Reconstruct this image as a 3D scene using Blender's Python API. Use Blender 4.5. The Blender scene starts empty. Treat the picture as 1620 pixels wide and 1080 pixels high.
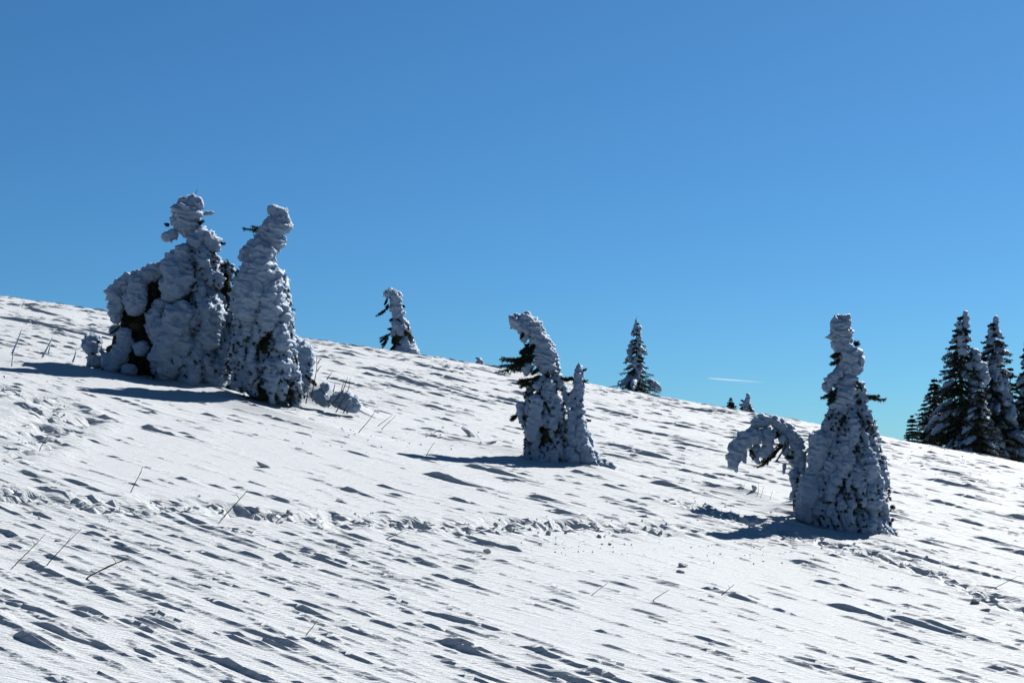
import bpy, bmesh, math, random
import numpy as np
from mathutils import Vector, Matrix

# ------------------------------------------------------------------ camera, sky, sun, exposure
scene = bpy.context.scene
F = 2250.0            # focal length in photo pixels (50 mm on a 36 mm sensor, 1620 px wide)
U0, V0 = 810.0, 760.0 # principal column, row of the true horizon
cam_d = bpy.data.cameras.new('camera')
cam_d.lens = 50.0; cam_d.sensor_width = 36.0
cam_d.shift_y = (V0 - 540.0) / 1620.0
cam_d.clip_start = 0.1; cam_d.clip_end = 200000.0
cam = bpy.data.objects.new('camera', cam_d)
scene.collection.objects.link(cam)
cam.location = (0, 0, 0); cam.rotation_euler = (math.radians(90), 0, 0)
scene.camera = cam

SUN_EL, SUN_AZ = math.radians(41.5), math.radians(40)   # azimuth from +Y towards +X
world = bpy.data.worlds.new('World'); scene.world = world
world.use_nodes = True
wn = world.node_tree; wn.nodes.clear()
sky = wn.nodes.new('ShaderNodeTexSky'); sky.sky_type = 'NISHITA'
sky.sun_disc = False
sky.sun_elevation = SUN_EL; sky.sun_rotation = SUN_AZ
sky.altitude = 900; sky.air_density = 1.0; sky.dust_density = 0.5; sky.ozone_density = 10.0
bg = wn.nodes.new('ShaderNodeBackground'); bg.inputs['Strength'].default_value = 0.05
wo = wn.nodes.new('ShaderNodeOutputWorld')
tint = wn.nodes.new('ShaderNodeMix'); tint.data_type = 'RGBA'; tint.blend_type = 'MULTIPLY'
tint.inputs[0].default_value = 1.0; tint.inputs[7].default_value = (0.425, 0.695, 0.735, 1)   # white balance of the clear alpine sky
wn.links.new(sky.outputs[0], tint.inputs[6]); wn.links.new(tint.outputs[2], bg.inputs['Color']); wn.links.new(bg.outputs[0], wo.inputs[0])

sun_d = bpy.data.lights.new('sun', 'SUN'); sun_d.energy = 5.0; sun_d.angle = math.radians(0.53)
sun_d.color = (1.0, 0.965, 0.91)
sun = bpy.data.objects.new('sun', sun_d); scene.collection.objects.link(sun)
D = Vector((math.sin(SUN_AZ) * math.cos(SUN_EL), math.cos(SUN_AZ) * math.cos(SUN_EL), math.sin(SUN_EL)))
sun.rotation_euler = D.to_track_quat('Z', 'Y').to_euler()
sun.location = D * 60

scene.view_settings.view_transform = 'Standard'
scene.view_settings.look = 'None'
scene.view_settings.exposure = 1.3
scene.view_settings.gamma = 1.0
scene.view_settings.use_curve_mapping = False
scene.cycles.max_bounces = 6
scene.cycles.diffuse_bounces = 3
scene.cycles.use_denoising = True

# ------------------------------------------------------------------ noise
_rs = np.random.RandomState(7)
PERM = _rs.permutation(256); PERM = np.concatenate([PERM, PERM, PERM]).astype(np.int32)
_a = _rs.rand(256) * 2 * np.pi
G2 = np.stack([np.cos(_a), np.sin(_a)], 1)
_g = _rs.randn(256, 3); G3 = _g / np.linalg.norm(_g, axis=1, keepdims=True)

def fade(t): return t * t * t * (t * (t * 6 - 15) + 10)

def pn2(x, y, seed=0):
    xi = np.floor(x).astype(np.int64); yi = np.floor(y).astype(np.int64)
    xf = x - xi; yf = y - yi
    u = fade(xf); v = fade(yf)
    def g(ix, iy, dx, dy):
        h = PERM[PERM[(ix + seed * 17) & 255] + ((iy + seed * 31) & 255)]
        return G2[h, 0] * dx + G2[h, 1] * dy
    n00 = g(xi, yi, xf, yf); n10 = g(xi + 1, yi, xf - 1, yf)
    n01 = g(xi, yi + 1, xf, yf - 1); n11 = g(xi + 1, yi + 1, xf - 1, yf - 1)
    a = n00 + u * (n10 - n00); b = n01 + u * (n11 - n01)
    return (a + v * (b - a)) * 1.4

def pn3(p, seed=0):
    pi = np.floor(p).astype(np.int64); pf = p - pi
    w = fade(pf)
    def g(i, j, k):
        h = PERM[PERM[PERM[(pi[:, 0] + i + seed * 13) & 255] + ((pi[:, 1] + j) & 255)] + ((pi[:, 2] + k + seed * 7) & 255)]
        gr = G3[h]
        return gr[:, 0] * (pf[:, 0] - i) + gr[:, 1] * (pf[:, 1] - j) + gr[:, 2] * (pf[:, 2] - k)
    c = {}
    for i in (0, 1):
        for j in (0, 1):
            a = g(i, j, 0); b = g(i, j, 1)
            c[i, j] = a + w[:, 2] * (b - a)
    a = c[0, 0] + w[:, 1] * (c[0, 1] - c[0, 0]); b = c[1, 0] + w[:, 1] * (c[1, 1] - c[1, 0])
    return (a + w[:, 0] * (b - a)) * 1.5

def sstep(a, b, x):
    t = np.clip((x - a) / (b - a), 0, 1)
    return t * t * (3 - 2 * t)

# ------------------------------------------------------------------ materials
def new_mat(name):
    m = bpy.data.materials.new(name); m.use_nodes = True
    nt = m.node_tree; nt.nodes.clear()
    out = nt.nodes.new('ShaderNodeOutputMaterial')
    b = nt.nodes.new('ShaderNodeBsdfPrincipled')
    nt.links.new(b.outputs[0], out.inputs[0])
    return m, nt, b

SNOW = (0.305, 0.322, 0.338, 1)
LOOSE = (0.47, 0.49, 0.52, 1)       # freshly broken snow
SHADED_RIME = (0.185, 0.25, 0.335, 1)      # tree snow; the blue shade of its unlit side is put into the colour

def mat_ground_snow():
    m, nt, b = new_mat('packed_snow')
    N, Lk = nt.nodes.new, nt.links.new
    b.inputs['Base Color'].default_value = SNOW
    b.inputs['Roughness'].default_value = 0.72     # forward-scattering crust: bright towards the sun
    b.inputs['Specular IOR Level'].default_value = 0.08
    tc = N('ShaderNodeTexCoord')
    # wind grain: object coordinates turned to the wind and stretched along it
    mp = N('ShaderNodeMapping'); mp.inputs['Rotation'].default_value = (0, 0, math.radians(34))
    mp.inputs['Scale'].default_value = (5, 38, 20)
    Lk(tc.outputs['Object'], mp.inputs[0])
    n1 = N('ShaderNodeTexNoise'); n1.inputs['Scale'].default_value = 1.0
    n1.inputs['Detail'].default_value = 4; n1.inputs['Roughness'].default_value = 0.6
    Lk(mp.outputs[0], n1.inputs['Vector'])
    n2 = N('ShaderNodeTexNoise'); n2.inputs['Scale'].default_value = 60.0; n2.inputs['Detail'].default_value = 3
    Lk(tc.outputs['Object'], n2.inputs['Vector'])
    b1 = N('ShaderNodeBump'); b1.inputs['Strength'].default_value = 0.9; b1.inputs['Distance'].default_value = 0.03
    Lk(n1.outputs[0], b1.inputs['Height'])
    b2 = N('ShaderNodeBump'); b2.inputs['Strength'].default_value = 0.8; b2.inputs['Distance'].default_value = 0.006
    Lk(n2.outputs[0], b2.inputs['Height']); Lk(b1.outputs[0], b2.inputs['Normal'])
    Lk(b2.outputs[0], b.inputs['Normal'])
    return m

def mat_loose():
    m = mat_ground_snow(); m.name = 'loose_snow'
    for n in m.node_tree.nodes:
        if n.type == 'BSDF_PRINCIPLED': n.inputs['Base Color'].default_value = LOOSE
    return m

def mat_shaded_rime():
    m, nt, b = new_mat('shaded_rime_snow')
    N, Lk = nt.nodes.new, nt.links.new
    b.inputs['Base Color'].default_value = SHADED_RIME
    b.inputs['Subsurface Weight'].default_value = 0.45
    b.inputs['Subsurface Radius'].default_value = (1.0, 0.9, 0.8); b.inputs['Subsurface Scale'].default_value = 0.06
    b.inputs['Roughness'].default_value = 0.6
    b.inputs['Specular IOR Level'].default_value = 0.25
    tc = N('ShaderNodeTexCoord')
    mp = N('ShaderNodeMapping'); mp.inputs['Scale'].default_value = (12, 12, 21)
    mp.inputs['Rotation'].default_value = (0, math.radians(12), 0)
    Lk(tc.outputs['Object'], mp.inputs[0])
    n1 = N('ShaderNodeTexNoise'); n1.inputs['Scale'].default_value = 1.0; n1.inputs['Detail'].default_value = 5
    n1.inputs['Roughness'].default_value = 0.65
    Lk(mp.outputs[0], n1.inputs['Vector'])
    b1 = N('ShaderNodeBump'); b1.inputs['Strength'].default_value = 0.85; b1.inputs['Distance'].default_value = 0.06
    Lk(n1.outputs[0], b1.inputs['Height'])
    Lk(b1.outputs[0], b.inputs['Normal'])
    return m

def mat_plain(name, col, rough=0.8, var=0.0, scale=30):
    m, nt, b = new_mat(name)
    N, Lk = nt.nodes.new, nt.links.new
    b.inputs['Roughness'].default_value = rough
    b.inputs['Specular IOR Level'].default_value = 0.2
    tc = N('ShaderNodeTexCoord'); n = N('ShaderNodeTexNoise'); n.inputs['Scale'].default_value = scale
    n.inputs['Detail'].default_value = 3
    Lk(tc.outputs['Object'], n.inputs['Vector'])
    r = N('ShaderNodeValToRGB')
    r.color_ramp.elements[0].position = 0.3; r.color_ramp.elements[1].position = 0.7
    r.color_ramp.elements[0].color = tuple(c * (1 - var) for c in col) + (1,)
    r.color_ramp.elements[1].color = tuple(c * (1 + var) for c in col) + (1,)
    Lk(n.outputs[0], r.inputs[0]); Lk(r.outputs[0], b.inputs['Base Color'])
    return m

M_GROUND = mat_ground_snow()
M_SHADED_RIME = mat_shaded_rime()
M_LOOSE = mat_loose()
M_NEEDLE = mat_plain('spruce_needles', (0.015, 0.020, 0.011), 0.8, 0.5, 9)
M_BARK = mat_plain('spruce_bark', (0.06, 0.045, 0.035), 0.9, 0.4, 20)
M_STALK = mat_plain('dry_stalk', (0.045, 0.034, 0.024), 0.8, 0.4, 40)

# ------------------------------------------------------------------ object helpers
COL = scene.collection
def tag(o, label=None, cat=None, group=None, kind=None):
    if label: o['label'] = label
    if cat: o['category'] = cat
    if group: o['group'] = group
    if kind: o['kind'] = kind
    return o

def build(name, V, faces, mat, parent=None, loc=(0, 0, 0), smooth=True):
    """V: (n,3) array; faces: list of (m,k) int arrays (k = 3 or 4)."""
    me = bpy.data.meshes.new(name)
    V = np.asarray(V, np.float32)
    if not isinstance(faces, (list, tuple)): faces = [faces]
    faces = [np.asarray(f, np.int32) for f in faces if len(f)]
    nl = sum(f.size for f in faces); nf = sum(len(f) for f in faces)
    me.vertices.add(len(V)); me.vertices.foreach_set('co', V.ravel())
    me.loops.add(nl); me.polygons.add(nf)
    me.loops.foreach_set('vertex_index', np.concatenate([f.ravel() for f in faces]))
    tot = np.concatenate([np.full(len(f), f.shape[1], np.int32) for f in faces])
    st = np.concatenate([[0], np.cumsum(tot)[:-1]]).astype(np.int32)
    me.polygons.foreach_set('loop_start', st)
    me.polygons.foreach_set('use_smooth', np.full(nf, smooth, bool) if isinstance(smooth, bool) else smooth)
    me.update(calc_edges=True); me.validate()
    me.materials.append(mat)
    o = bpy.data.objects.new(name, me); COL.objects.link(o)
    o.location = loc
    if parent is not None: o.parent = parent
    return o

def empty(name, loc):
    o = bpy.data.objects.new(name, None); COL.objects.link(o); o.location = loc
    o.empty_display_size = 0.3
    return o

# ------------------------------------------------------------------ the slope
CAMH = 2.4
AX, BY, Y1, CQ = -0.165, 0.1214, 28.0, 0.000583

def base_h(x, y):
    xs = x / np.sqrt(1 + (x / 150.0) ** 2)
    q = np.clip(y - Y1, 0, None)
    z = -CAMH + AX * xs + BY * y - CQ * q * q
    e = np.clip(y - 74.0, 0, None)
    z = z - 0.0022 * np.minimum(e, 90) ** 2 - 0.30 * np.clip(e - 90, 0, None)
    z = z + 0.30 * np.clip(1 - 1.9 * (x / 25.0) ** 2, -3, 1) * sstep(25, 70, y)
    z = np.where(y < 0, -CAMH + AX * xs + 0.06 * y, z)
    # long swells
    z = z + 0.10 * pn2(x / 9.0, y / 12.0, 3) * sstep(4, 12, np.hypot(x, y)) + 0.045 * pn2(x / 3.4, y / 4.2, 5)
    return np.maximum(z, -90 + 6 * pn2(x / 400.0, y / 400.0, 9))

def ray_hit(u, v):
    ys = np.concatenate([np.arange(3, 40, 0.02), np.arange(40, 90, 0.06)])
    xs = (u - U0) / F * ys; zs = (V0 - v) / F * ys
    d = zs - base_h(xs, ys)
    k = np.where(d < 0)[0]
    i = k[0] if len(k) else len(ys) - 1
    return float(xs[i]), float(ys[i])

def PX(u, v, y):
    return np.array([(u - U0) / F * y, y, (V0 - v) / F * y])

WD = math.radians(-34.0)                       # wind: towards +x and the camera
WX, WY = math.cos(WD), math.sin(WD)
NX, NY = -WY, WX                               # across the wind, away from the camera

def dune_profile(ds, dt, edge):
    """ds 0..1 along the wind (steep head, long tail); dt 0..1 behind the sharp lip, negative in front of it."""
    f = sstep(0.0, 0.26, ds) * np.clip(1 - ds, 0, 1) ** 1.15 * (ds < 1) * 1.15
    back = np.clip(1 - dt, 0, 1) ** 2
    front = 1 - sstep(0, 1, -dt / edge)
    return f * np.where(dt >= 0, back, front)

_HT = np.random.RandomState(5).rand(6, 1 << 18)
def dt_at(t): return 0.0145 + 0.0013 * np.clip(np.abs(t - 4), 0, None)
def ds_at(q): return 0.06 + 0.0055 * np.clip(np.abs(q + 4) - 2, 0, None)

def sastrugi(x, y, seed, W, L, Hh, dens, edge, law=2.0):
    s = x * WX + y * WY + 0.35 * W * pn2(x / (4 * W), y / (4 * W), seed + 1)
    t = x * NX + y * NY + 0.5 * W * pn2(x / (5 * W), y / (5 * W), seed + 2) + 0.10 * W * pn2(x / (0.9 * W), y / (0.9 * W), seed + 3)
    cs, ct = s / L, t / W
    i = np.floor(cs).astype(np.int64); j = np.floor(ct).astype(np.int64)
    out = np.zeros_like(x)
    emin = 0.45 * dt_at(t)
    for di in (-1, 0):
        for dj in (-1, 0, 1):
            ii, jj = i + di, j + dj
            hk = ((ii * 613 + seed * 7919) ^ (jj * 40503 + seed * 31)) & 0x3ffff
            r1, r2, r3, r4, r5, r6 = (_HT[q][hk] for q in range(6))
            ln = 0.3 + 0.7 * r5
            ds = (cs - ii - r2) / ln
            dt = (ct - jj - r3) + 0.25 * (r6 - 0.3) * ds * ds
            hh = np.where(r1 < dens, Hh * (0.25 + 0.95 * r4 ** law), 0) * (0.35 + 0.65 * ln)
            ed = np.maximum(np.maximum(edge, emin), hh * 0.22) / W
            out = np.maximum(out, hh * dune_profile(ds, dt * 1.15, ed))
    return out

# hand-placed drifts: head (u, v), length and lip height in photo pixels
DRIFTS = [(45, 985, 170, 17), (-40, 968, 125, 20), (12, 1003, 120, 18), (-10, 1022, 90, 11), (143, 1036, 60, 11),
  (113, 962, 62, 15), (226, 967, 110, 13), (352, 1004, 70, 12), (276, 1042, 42, 13), (446, 1036, 70, 8), (215, 915, 60, 7), (300, 930, 60, 8),
  (70, 880, 70, 9), (110, 862, 60, 8), (140, 905, 70, 9), (330, 912, 55, 8), (590, 900, 60, 9), (640, 985, 60, 7), (700, 1010, 60, 7),
  (1110, 930, 75, 13), (1145, 940, 70, 14), (1300, 955, 150, 18), (1395, 975, 170, 16), (1440, 985, 180, 14), (1535, 950, 60, 16), (1560, 1055, 70, 13),
  (1455, 757, 80, 11), (1370, 770, 60, 9), (1585, 815, 90, 13), (1530, 848, 80, 10), (1470, 792, 55, 11), (1500, 780, 60, 9),
  (1255, 890, 45, 10), (1320, 925, 45, 9), (1285, 918, 40, 9), (1420, 956, 45, 9), (1230, 862, 45, 8), (1300, 875, 40, 8),
  (668, 750, 95, 17), (1027, 763, 75, 15), (538, 774, 58, 13), (598, 768, 35, 8), (616, 781, 30, 8), (708, 788, 50, 10), (733, 736, 60, 11),
  (830, 783, 60, 11), (872, 806, 60, 9), (900, 746, 50, 9), (995, 715, 50, 9), (945, 766, 45, 8), (1110, 752, 40, 7), (1135, 770, 35, 6), (1100, 780, 40, 7),
  (222, 675, 55, 11), (152, 660, 48, 9), (290, 690, 40, 8), (278, 756, 42, 9), (160, 648, 40, 7), (320, 655, 30, 8), (298, 735, 45, 6),
  (50, 690, 70, 13), (105, 640, 60, 8), (18, 640, 70, 12), (30, 745, 90, 11), (95, 758, 110, 11), (60, 775, 90, 9),
  (617, 597, 65, 13), (600, 608, 60, 9), (668, 590, 50, 8), (690, 612, 60, 9), (660, 640, 60, 8), (640, 575, 60, 8), (720, 625, 60, 7), (560, 580, 60, 8),
  (1250, 762, 45, 12), (1195, 700, 70, 8), (1140, 690, 50, 8), (940, 700, 60, 9), (1000, 680, 60, 8), (1060, 700, 60, 8), (1040, 668, 55, 8),
  (35, 488, 50, 10), (110, 482, 40, 9), (60, 515, 90, 10), (0, 502, 80, 10), (120, 520, 60, 8)]

TRACK_A = [(-30, 782), (60, 792), (150, 805), (260, 802), (340, 806), (470, 822), (560, 826), (640, 832), (720, 838), (800, 832), (900, 832), (1000, 838), (1060, 836)]
TRACK_B = [(1075, 798), (1130, 812), (1180, 826), (1250, 850), (1340, 868), (1420, 888), (1520, 925), (1640, 975)]
TRACK_C = [(-30, 610), (60, 630), (110, 660), (60, 690), (-20, 720)]

def poly_dist(x, y, pts):
    d = np.full(x.shape, 1e9)
    for (ax, ay), (bx, by) in zip(pts[:-1], pts[1:]):
        dx, dy = bx - ax, by - ay
        t = np.clip(((x - ax) * dx + (y - ay) * dy) / (dx * dx + dy * dy), 0, 1)
        d = np.minimum(d, np.hypot(x - ax - t * dx, y - ay - t * dy))
    return d

W_TRACK = [[ray_hit(u, v) for u, v in T] for T in (TRACK_A, TRACK_B, TRACK_C)]
W_DRIFT = []
for (u, v, lp, hp) in DRIFTS:
    x, y = ray_hit(u, v); x2, y2 = ray_hit(u + lp, v + 0.3 * lp)
    L = min(max(1.25 * math.hypot(x2 - x, y2 - y), 0.5), 5.0)
    W_DRIFT.append((x, y, L, min(0.5 * L, 1.1), min(hp * y / F * 0.66, 0.26)))

# broad banks: (u, v, radius along wind m, radius across m, height m)
BANKS = [(300, 612, 1.4, 0.5, 0.14), (430, 658, 1.8, 0.4, 0.12), (100, 588, 2.2, 1.0, 0.12), (510, 640, 0.9, 0.5, 0.38),
  (1270, 818, 0.5, 0.5, 0.20), (820, 716, 0.6, 0.5, 0.10), (935, 742, 0.7, 0.4, 0.07), (1190, 790, 0.9, 0.5, 0.14), (1405, 856, 0.6, 0.4, 0.08)]
W_BANK = [ray_hit(u, v) + (a, b, h) for (u, v, a, b, h) in BANKS]
# quiet patches with little sastrugi: (u, v, radius m)
QUIET = [(600, 690, 6), (700, 715, 4), (480, 720, 4.0), (330, 740, 2.2), (250, 620, 3), (1180, 900, 2.2), (1420, 920, 1.8), (1530, 720, 8), (900, 1000, 1.0), (1000, 870, 1.6), (330, 790, 1.5)]
W_QUIET = [ray_hit(u, v) + (r,) for (u, v, r) in QUIET]

def slope_h(x, y, fine=True):
    z = base_h(x, y)
    for (bx, by, a, b, h) in W_BANK:
        dx, dy = x - bx, y - by
        s = dx * WX + dy * WY; t = dx * NX + dy * NY
        z = z + h * np.exp(-(s / a) ** 2 - (t / b) ** 2)
    if not fine: return z
    r = np.hypot(x, y)
    calm = np.zeros_like(x)
    for (qx, qy, qr) in W_QUIET:
        calm = np.maximum(calm, np.exp(-((x - qx) ** 2 + (y - qy) ** 2) / (qr * qr)))
    dens = np.clip(0.74 + 0.75 * pn2(x / 5.0, y / 6.5, 11), 0.08, 1) * (1 - 0.9 * calm)
    far = 1 + np.clip(y - 18, 0, 60) / 30.0
    live = sstep(95, 70, r)
    z = z + live * far * sastrugi(x, y, 21, 0.60, 3.6, 0.062, dens * 0.5, 0.03)
    z = z + live * far * sastrugi(x, y, 43, 0.24, 2.1, 0.047, dens * 0.85, 0.015)
    z = z + live * sastrugi(x, y, 67, 0.14, 1.5, 0.036, dens * 0.95, 0.01, 1.4) * (1 + 0.8 * (far - 1))
    z = z + sastrugi(x, y, 83, 0.08, 0.85, 0.032, dens * 1.0 + 0.05, 0.006, 1.0) * sstep(48, 26, r)
    z = z + sastrugi(x, y, 97, 0.10, 0.8, 0.036, dens * 0.9 + 0.05, 0.006, 1.2) * (1 + 0.5 * (far - 1)) * sstep(60, 40, r)
    for k, (px, py, L, W, h) in enumerate(W_DRIFT):
        m = (np.abs(x - px) < 1.6 * L) & (np.abs(y - py) < 1.6 * L)
        if not m.any(): continue
        dx, dy = x[m] - px, y[m] - py
        dx = dx + 0.05 * L * pn2(x[m] / (0.3 * L), y[m] / (0.3 * L), 5); dy = dy + 0.06 * L * pn2(x[m] / (0.35 * L), y[m] / (0.35 * L), 8)
        s = (dx * WX + dy * WY) / L; t = (dx * NX + dy * NY) / W
        z[m] += h * dune_profile(s + 0.05, t + 0.12 * np.sin(k * 2.3) * s * s, np.maximum(0.6 * dt_at(x[m] * NX + y[m] * NY), h * 0.25) / W)
    for k, P in enumerate(W_TRACK):
        d = poly_dist(x, y, P) + 0.12 * pn2(x / 0.5, y / 0.5, 15 + k)
        wd = (0.42, 0.40, 0.55)[k]
        m = d < wd * 2.2
        if not m.any(): continue
        xm, ym, dm = x[m], y[m], d[m]
        n1 = pn2(xm / 0.17, ym / 0.2, 31); n2 = pn2(xm / 0.09, ym / 0.11, 32)
        rough = (0.5 - np.abs(n1)) * 0.05 + (0.5 - np.abs(n2)) * 0.045 + 0.03 * sstep(-0.05, 0.05, n1 + 0.5 * n2)
        prints = -0.09 * sstep(0.12, 0.3, pn2(xm / 0.36, ym / 0.42, 35))
        inside = sstep(wd, wd * 0.5, dm) * (0.75 + 0.45 * sstep(-0.25, 0.2, pn2(xm / 1.3, ym / 1.3, 41 + k)))
        rim = np.exp(-((dm - wd) / (0.35 * wd)) ** 2)
        z[m] += (1, 1, 0.6)[k] * inside * (rough + prints - 0.05) + rim * (0.01 + 0.05 * np.abs(pn2(xm / 0.2, ym / 0.3, 37)))
    return z

def ground(x, y, fine=True):
    return float(slope_h(np.array([float(x)]), np.array([float(y)]), fine)[0])

def make_slope():
    def axis(lo, hi, step, far):
        v = [lo]
        while v[-1] < hi: v.append(v[-1] + float(step(v[-1])))
        up = [v[-1]]; d = v[-1] - v[-2]
        while up[-1] < far: d *= 1.3; up.append(up[-1] + d)
        dn = [v[0]]; d = v[1] - v[0]
        while dn[-1] > -far: d *= 1.3; dn.append(dn[-1] - d)
        return np.array(dn[:0:-1] + v + up[1:])
    ta = axis(1.5, 72.0, dt_at, 4000); sa = axis(-70.0, -1.0, ds_at, 4000)
    S, T = np.meshgrid(sa, ta)
    nt, ns = S.shape
    x = (S * WX + T * NX).ravel(); y = (S * WY + T * NY).ravel()
    r = np.hypot(x, y)
    z = np.empty_like(x)
    near = (r < 96) & (y > 2)
    z[near] = slope_h(x[near], y[near]); z[~near] = slope_h(x[~near], y[~near], False)
    V = np.stack([x, y, z], 1)
    idx = np.arange(nt * ns).reshape(nt, ns)
    a = idx[:-1, :-1]; b = idx[:-1, 1:]; c = idx[1:, 1:]; d = idx[1:, :-1]
    Q = np.stack([a.ravel(), b.ravel(), c.ravel(), d.ravel()], 1)
    fn = np.cross(V[Q[:, 2]] - V[Q[:, 0]], V[Q[:, 3]] - V[Q[:, 1]]); fn /= np.linalg.norm(fn, axis=1, keepdims=True)
    steep = (fn[:, 0] * NX + fn[:, 1] * NY) < -0.40           # wind-cut lips keep a sharp edge
    o = build('snow_slope', V, [Q], M_GROUND, smooth=~steep)
    tag(o, 'windswept snow slope with streaked sastrugi falling to the right', 'snow slope', kind='structure')
make_slope()

# ------------------------------------------------------------------ shapes for the trees
def resample(P, n):
    P = np.asarray(P, float)
    if len(P) == 2: P = np.vstack([P[0], P.mean(0), P[1]])
    d = np.concatenate([[0], np.cumsum(np.linalg.norm(np.diff(P[:, :3], axis=0), axis=1))])
    # Catmull-Rom through the points, columns beyond xyz (radius) included
    t = np.linspace(0, d[-1], n)
    k = np.clip(np.searchsorted(d, t, side='right') - 1, 0, len(P) - 2)
    m = np.gradient(P, d, axis=0)
    h = (d[k + 1] - d[k])[:, None]; q = ((t - d[k])[:, None]) / h
    out = (2 * q**3 - 3 * q**2 + 1) * P[k] + (q**3 - 2 * q**2 + q) * h * m[k] + (-2 * q**3 + 3 * q**2) * P[k + 1] + (q**3 - q**2) * h * m[k + 1]
    return out

def frames(C):
    T = np.gradient(C, axis=0); T /= np.linalg.norm(T, axis=1, keepdims=True) + 1e-9
    E1 = np.zeros_like(C); E2 = np.zeros_like(C)
    e = np.cross(T[0], [0, 1, 0.3]); e /= np.linalg.norm(e) + 1e-9
    for i in range(len(C)):
        e = e - T[i] * np.dot(e, T[i]); e /= np.linalg.norm(e) + 1e-9
        E1[i] = e; E2[i] = np.cross(T[i], e)
    return T, E1, E2

def tube(P, res, lump=0.30, ridge=0.10, seed=0, nmin=10, caps=True, fine=0.075, lscale=0.8, shards=0):
    """Lumpy snow sausage. P rows: x, y, z, radius (m)."""
    P = np.asarray(P, float)
    ln = np.linalg.norm(np.diff(P[:, :3], axis=0), axis=1).sum() + P[0, 3] + P[-1, 3]
    rm = P[:, 3].mean()
    nr = max(8, int(ln / res)); ns = max(nmin, int(2 * math.pi * rm / res))
    R = resample(P, nr)
    C, r = R[:, :3].copy(), np.clip(R[:, 3], 0.004, None)
    T, E1, E2 = frames(C)
    if caps:   # round the ends
        d = np.linspace(0, ln, nr)
        c0 = min(P[0, 3], ln * 0.45); c1 = min(P[-1, 3], ln * 0.45)
        f = np.sqrt(np.clip(1 - np.clip(1 - d / c0, 0, 1) ** 2, 0, 1)) * np.sqrt(np.clip(1 - np.clip(1 - (ln - d) / c1, 0, 1) ** 2, 0, 1))
        r = r * np.clip(f, 0.02, 1)
    a = np.linspace(0, 2 * np.pi, ns, endpoint=False)
    N = (np.cos(a)[None, :, None] * E1[:, None, :] + np.sin(a)[None, :, None] * E2[:, None, :])
    V = (C[:, None, :] + r[:, None, None] * N).reshape(-1, 3); N = N.reshape(-1, 3)
    rr = np.repeat(r, ns); off = np.array([seed * 1.37, seed * 0.71, seed * 2.11])
    q = V + off
    ls = max(rm * lscale * 2.0, 0.05)
    n1 = np.abs(pn3(q / ls, 1)); n2 = np.abs(pn3(q / (ls * 0.45), 2))
    # wind-packed feathers: thin, slightly tilted layers
    w = q.copy(); w[:, 2] += 0.22 * q[:, 0] + 0.06 * pn3(q / 0.3, 4)
    rg = 1.6 * np.abs(pn3(w / np.array([0.30, 0.30, 0.085]), 3)) - 0.5 + 0.5 * pn3(w / np.array([0.11, 0.11, 0.035]), 6)
    n3 = 0.45 - np.abs(pn3(q / (ls * 0.26), 7))
    dsp = rr * (lump * 1.1 * (2.2 * n1 - 0.55) + lump * 0.8 * (0.5 - 2 * n2) + lump * 0.65 * n3) + ridge * np.minimum(rr, 0.16) * 2.2 * rg
    if fine: dsp = dsp + np.minimum(rr, 0.12) * fine * 2 * pn3(q / 0.05, 5)
    V = V + N * dsp[:, None]
    idx = np.arange(nr * ns).reshape(nr, ns)
    A = idx[:-1]; B = idx[1:]
    Q = np.stack([A.ravel(), np.roll(A, -1, 1).ravel(), np.roll(B, -1, 1).ravel(), B.ravel()], 1)
    V = np.vstack([V, V[idx[0]].mean(0), V[idx[-1]].mean(0)])
    c0, c1 = nr * ns, nr * ns + 1
    F0 = np.stack([np.full(ns, c0), np.roll(idx[0], -1), idx[0]], 1); F1 = np.stack([np.full(ns, c1), idx[-1], np.roll(idx[-1], -1)], 1)
    tri = np.vstack([F0, F1])
    if shards:     # feathery rime teeth growing into the wind
        rs = np.random.RandomState(seed + 5)
        n = int(shards * ln * rm * 900)
        k = rs.randint(0, nr * ns, n); b = V[k]; nn = N[k]
        d = nn * 0.7 + rs.randn(n, 3) * 0.45 + np.array([-0.35, 0.15, 0.0]); d /= np.linalg.norm(d, axis=1, keepdims=True)
        sz = (0.010 + 0.020 * rs.rand(n, 1) ** 2) * (0.7 + res / 0.04)
        s1 = np.cross(d, rs.randn(n, 3)); s1 /= np.linalg.norm(s1, axis=1, keepdims=True) + 1e-9; s2 = np.cross(d, s1)
        b = b - nn * sz * 0.3
        S = np.stack([b + s1 * sz * 0.7, b - s1 * sz * 0.4 + s2 * sz * 0.6, b - s1 * sz * 0.4 - s2 * sz * 0.6, b + d * sz * 1.3], 1).reshape(-1, 3)
        o = len(V) + 4 * np.arange(n)[:, None]
        tri = np.vstack([tri, o + [[0, 1, 3]], o + [[1, 2, 3]], o + [[2, 0, 3]]]); V = np.vstack([V, S])
    return V, Q, tri

def stick(P, sides=6):
    P = np.asarray(P, float)
    n = max(len(P), 2); C = P[:, :3]; r = P[:, 3]
    T, E1, E2 = frames(C)
    a = np.linspace(0, 2 * np.pi, sides, endpoint=False)
    V = (C[:, None, :] + r[:, None, None] * (np.cos(a)[None, :, None] * E1[:, None, :] + np.sin(a)[None, :, None] * E2[:, None, :])).reshape(-1, 3)
    idx = np.arange(n * sides).reshape(n, sides); A = idx[:-1]; B = idx[1:]
    Q = np.stack([A.ravel(), np.roll(A, -1, 1).ravel(), np.roll(B, -1, 1).ravel(), B.ravel()], 1)
    V = np.vstack([V, C[0], C[-1]])
    F0 = np.stack([np.full(sides, n * sides), np.roll(idx[0], -1), idx[0]], 1); F1 = np.stack([np.full(sides, n * sides + 1), idx[-1], np.roll(idx[-1], -1)], 1)
    return V, Q, np.vstack([F0, F1])

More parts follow.
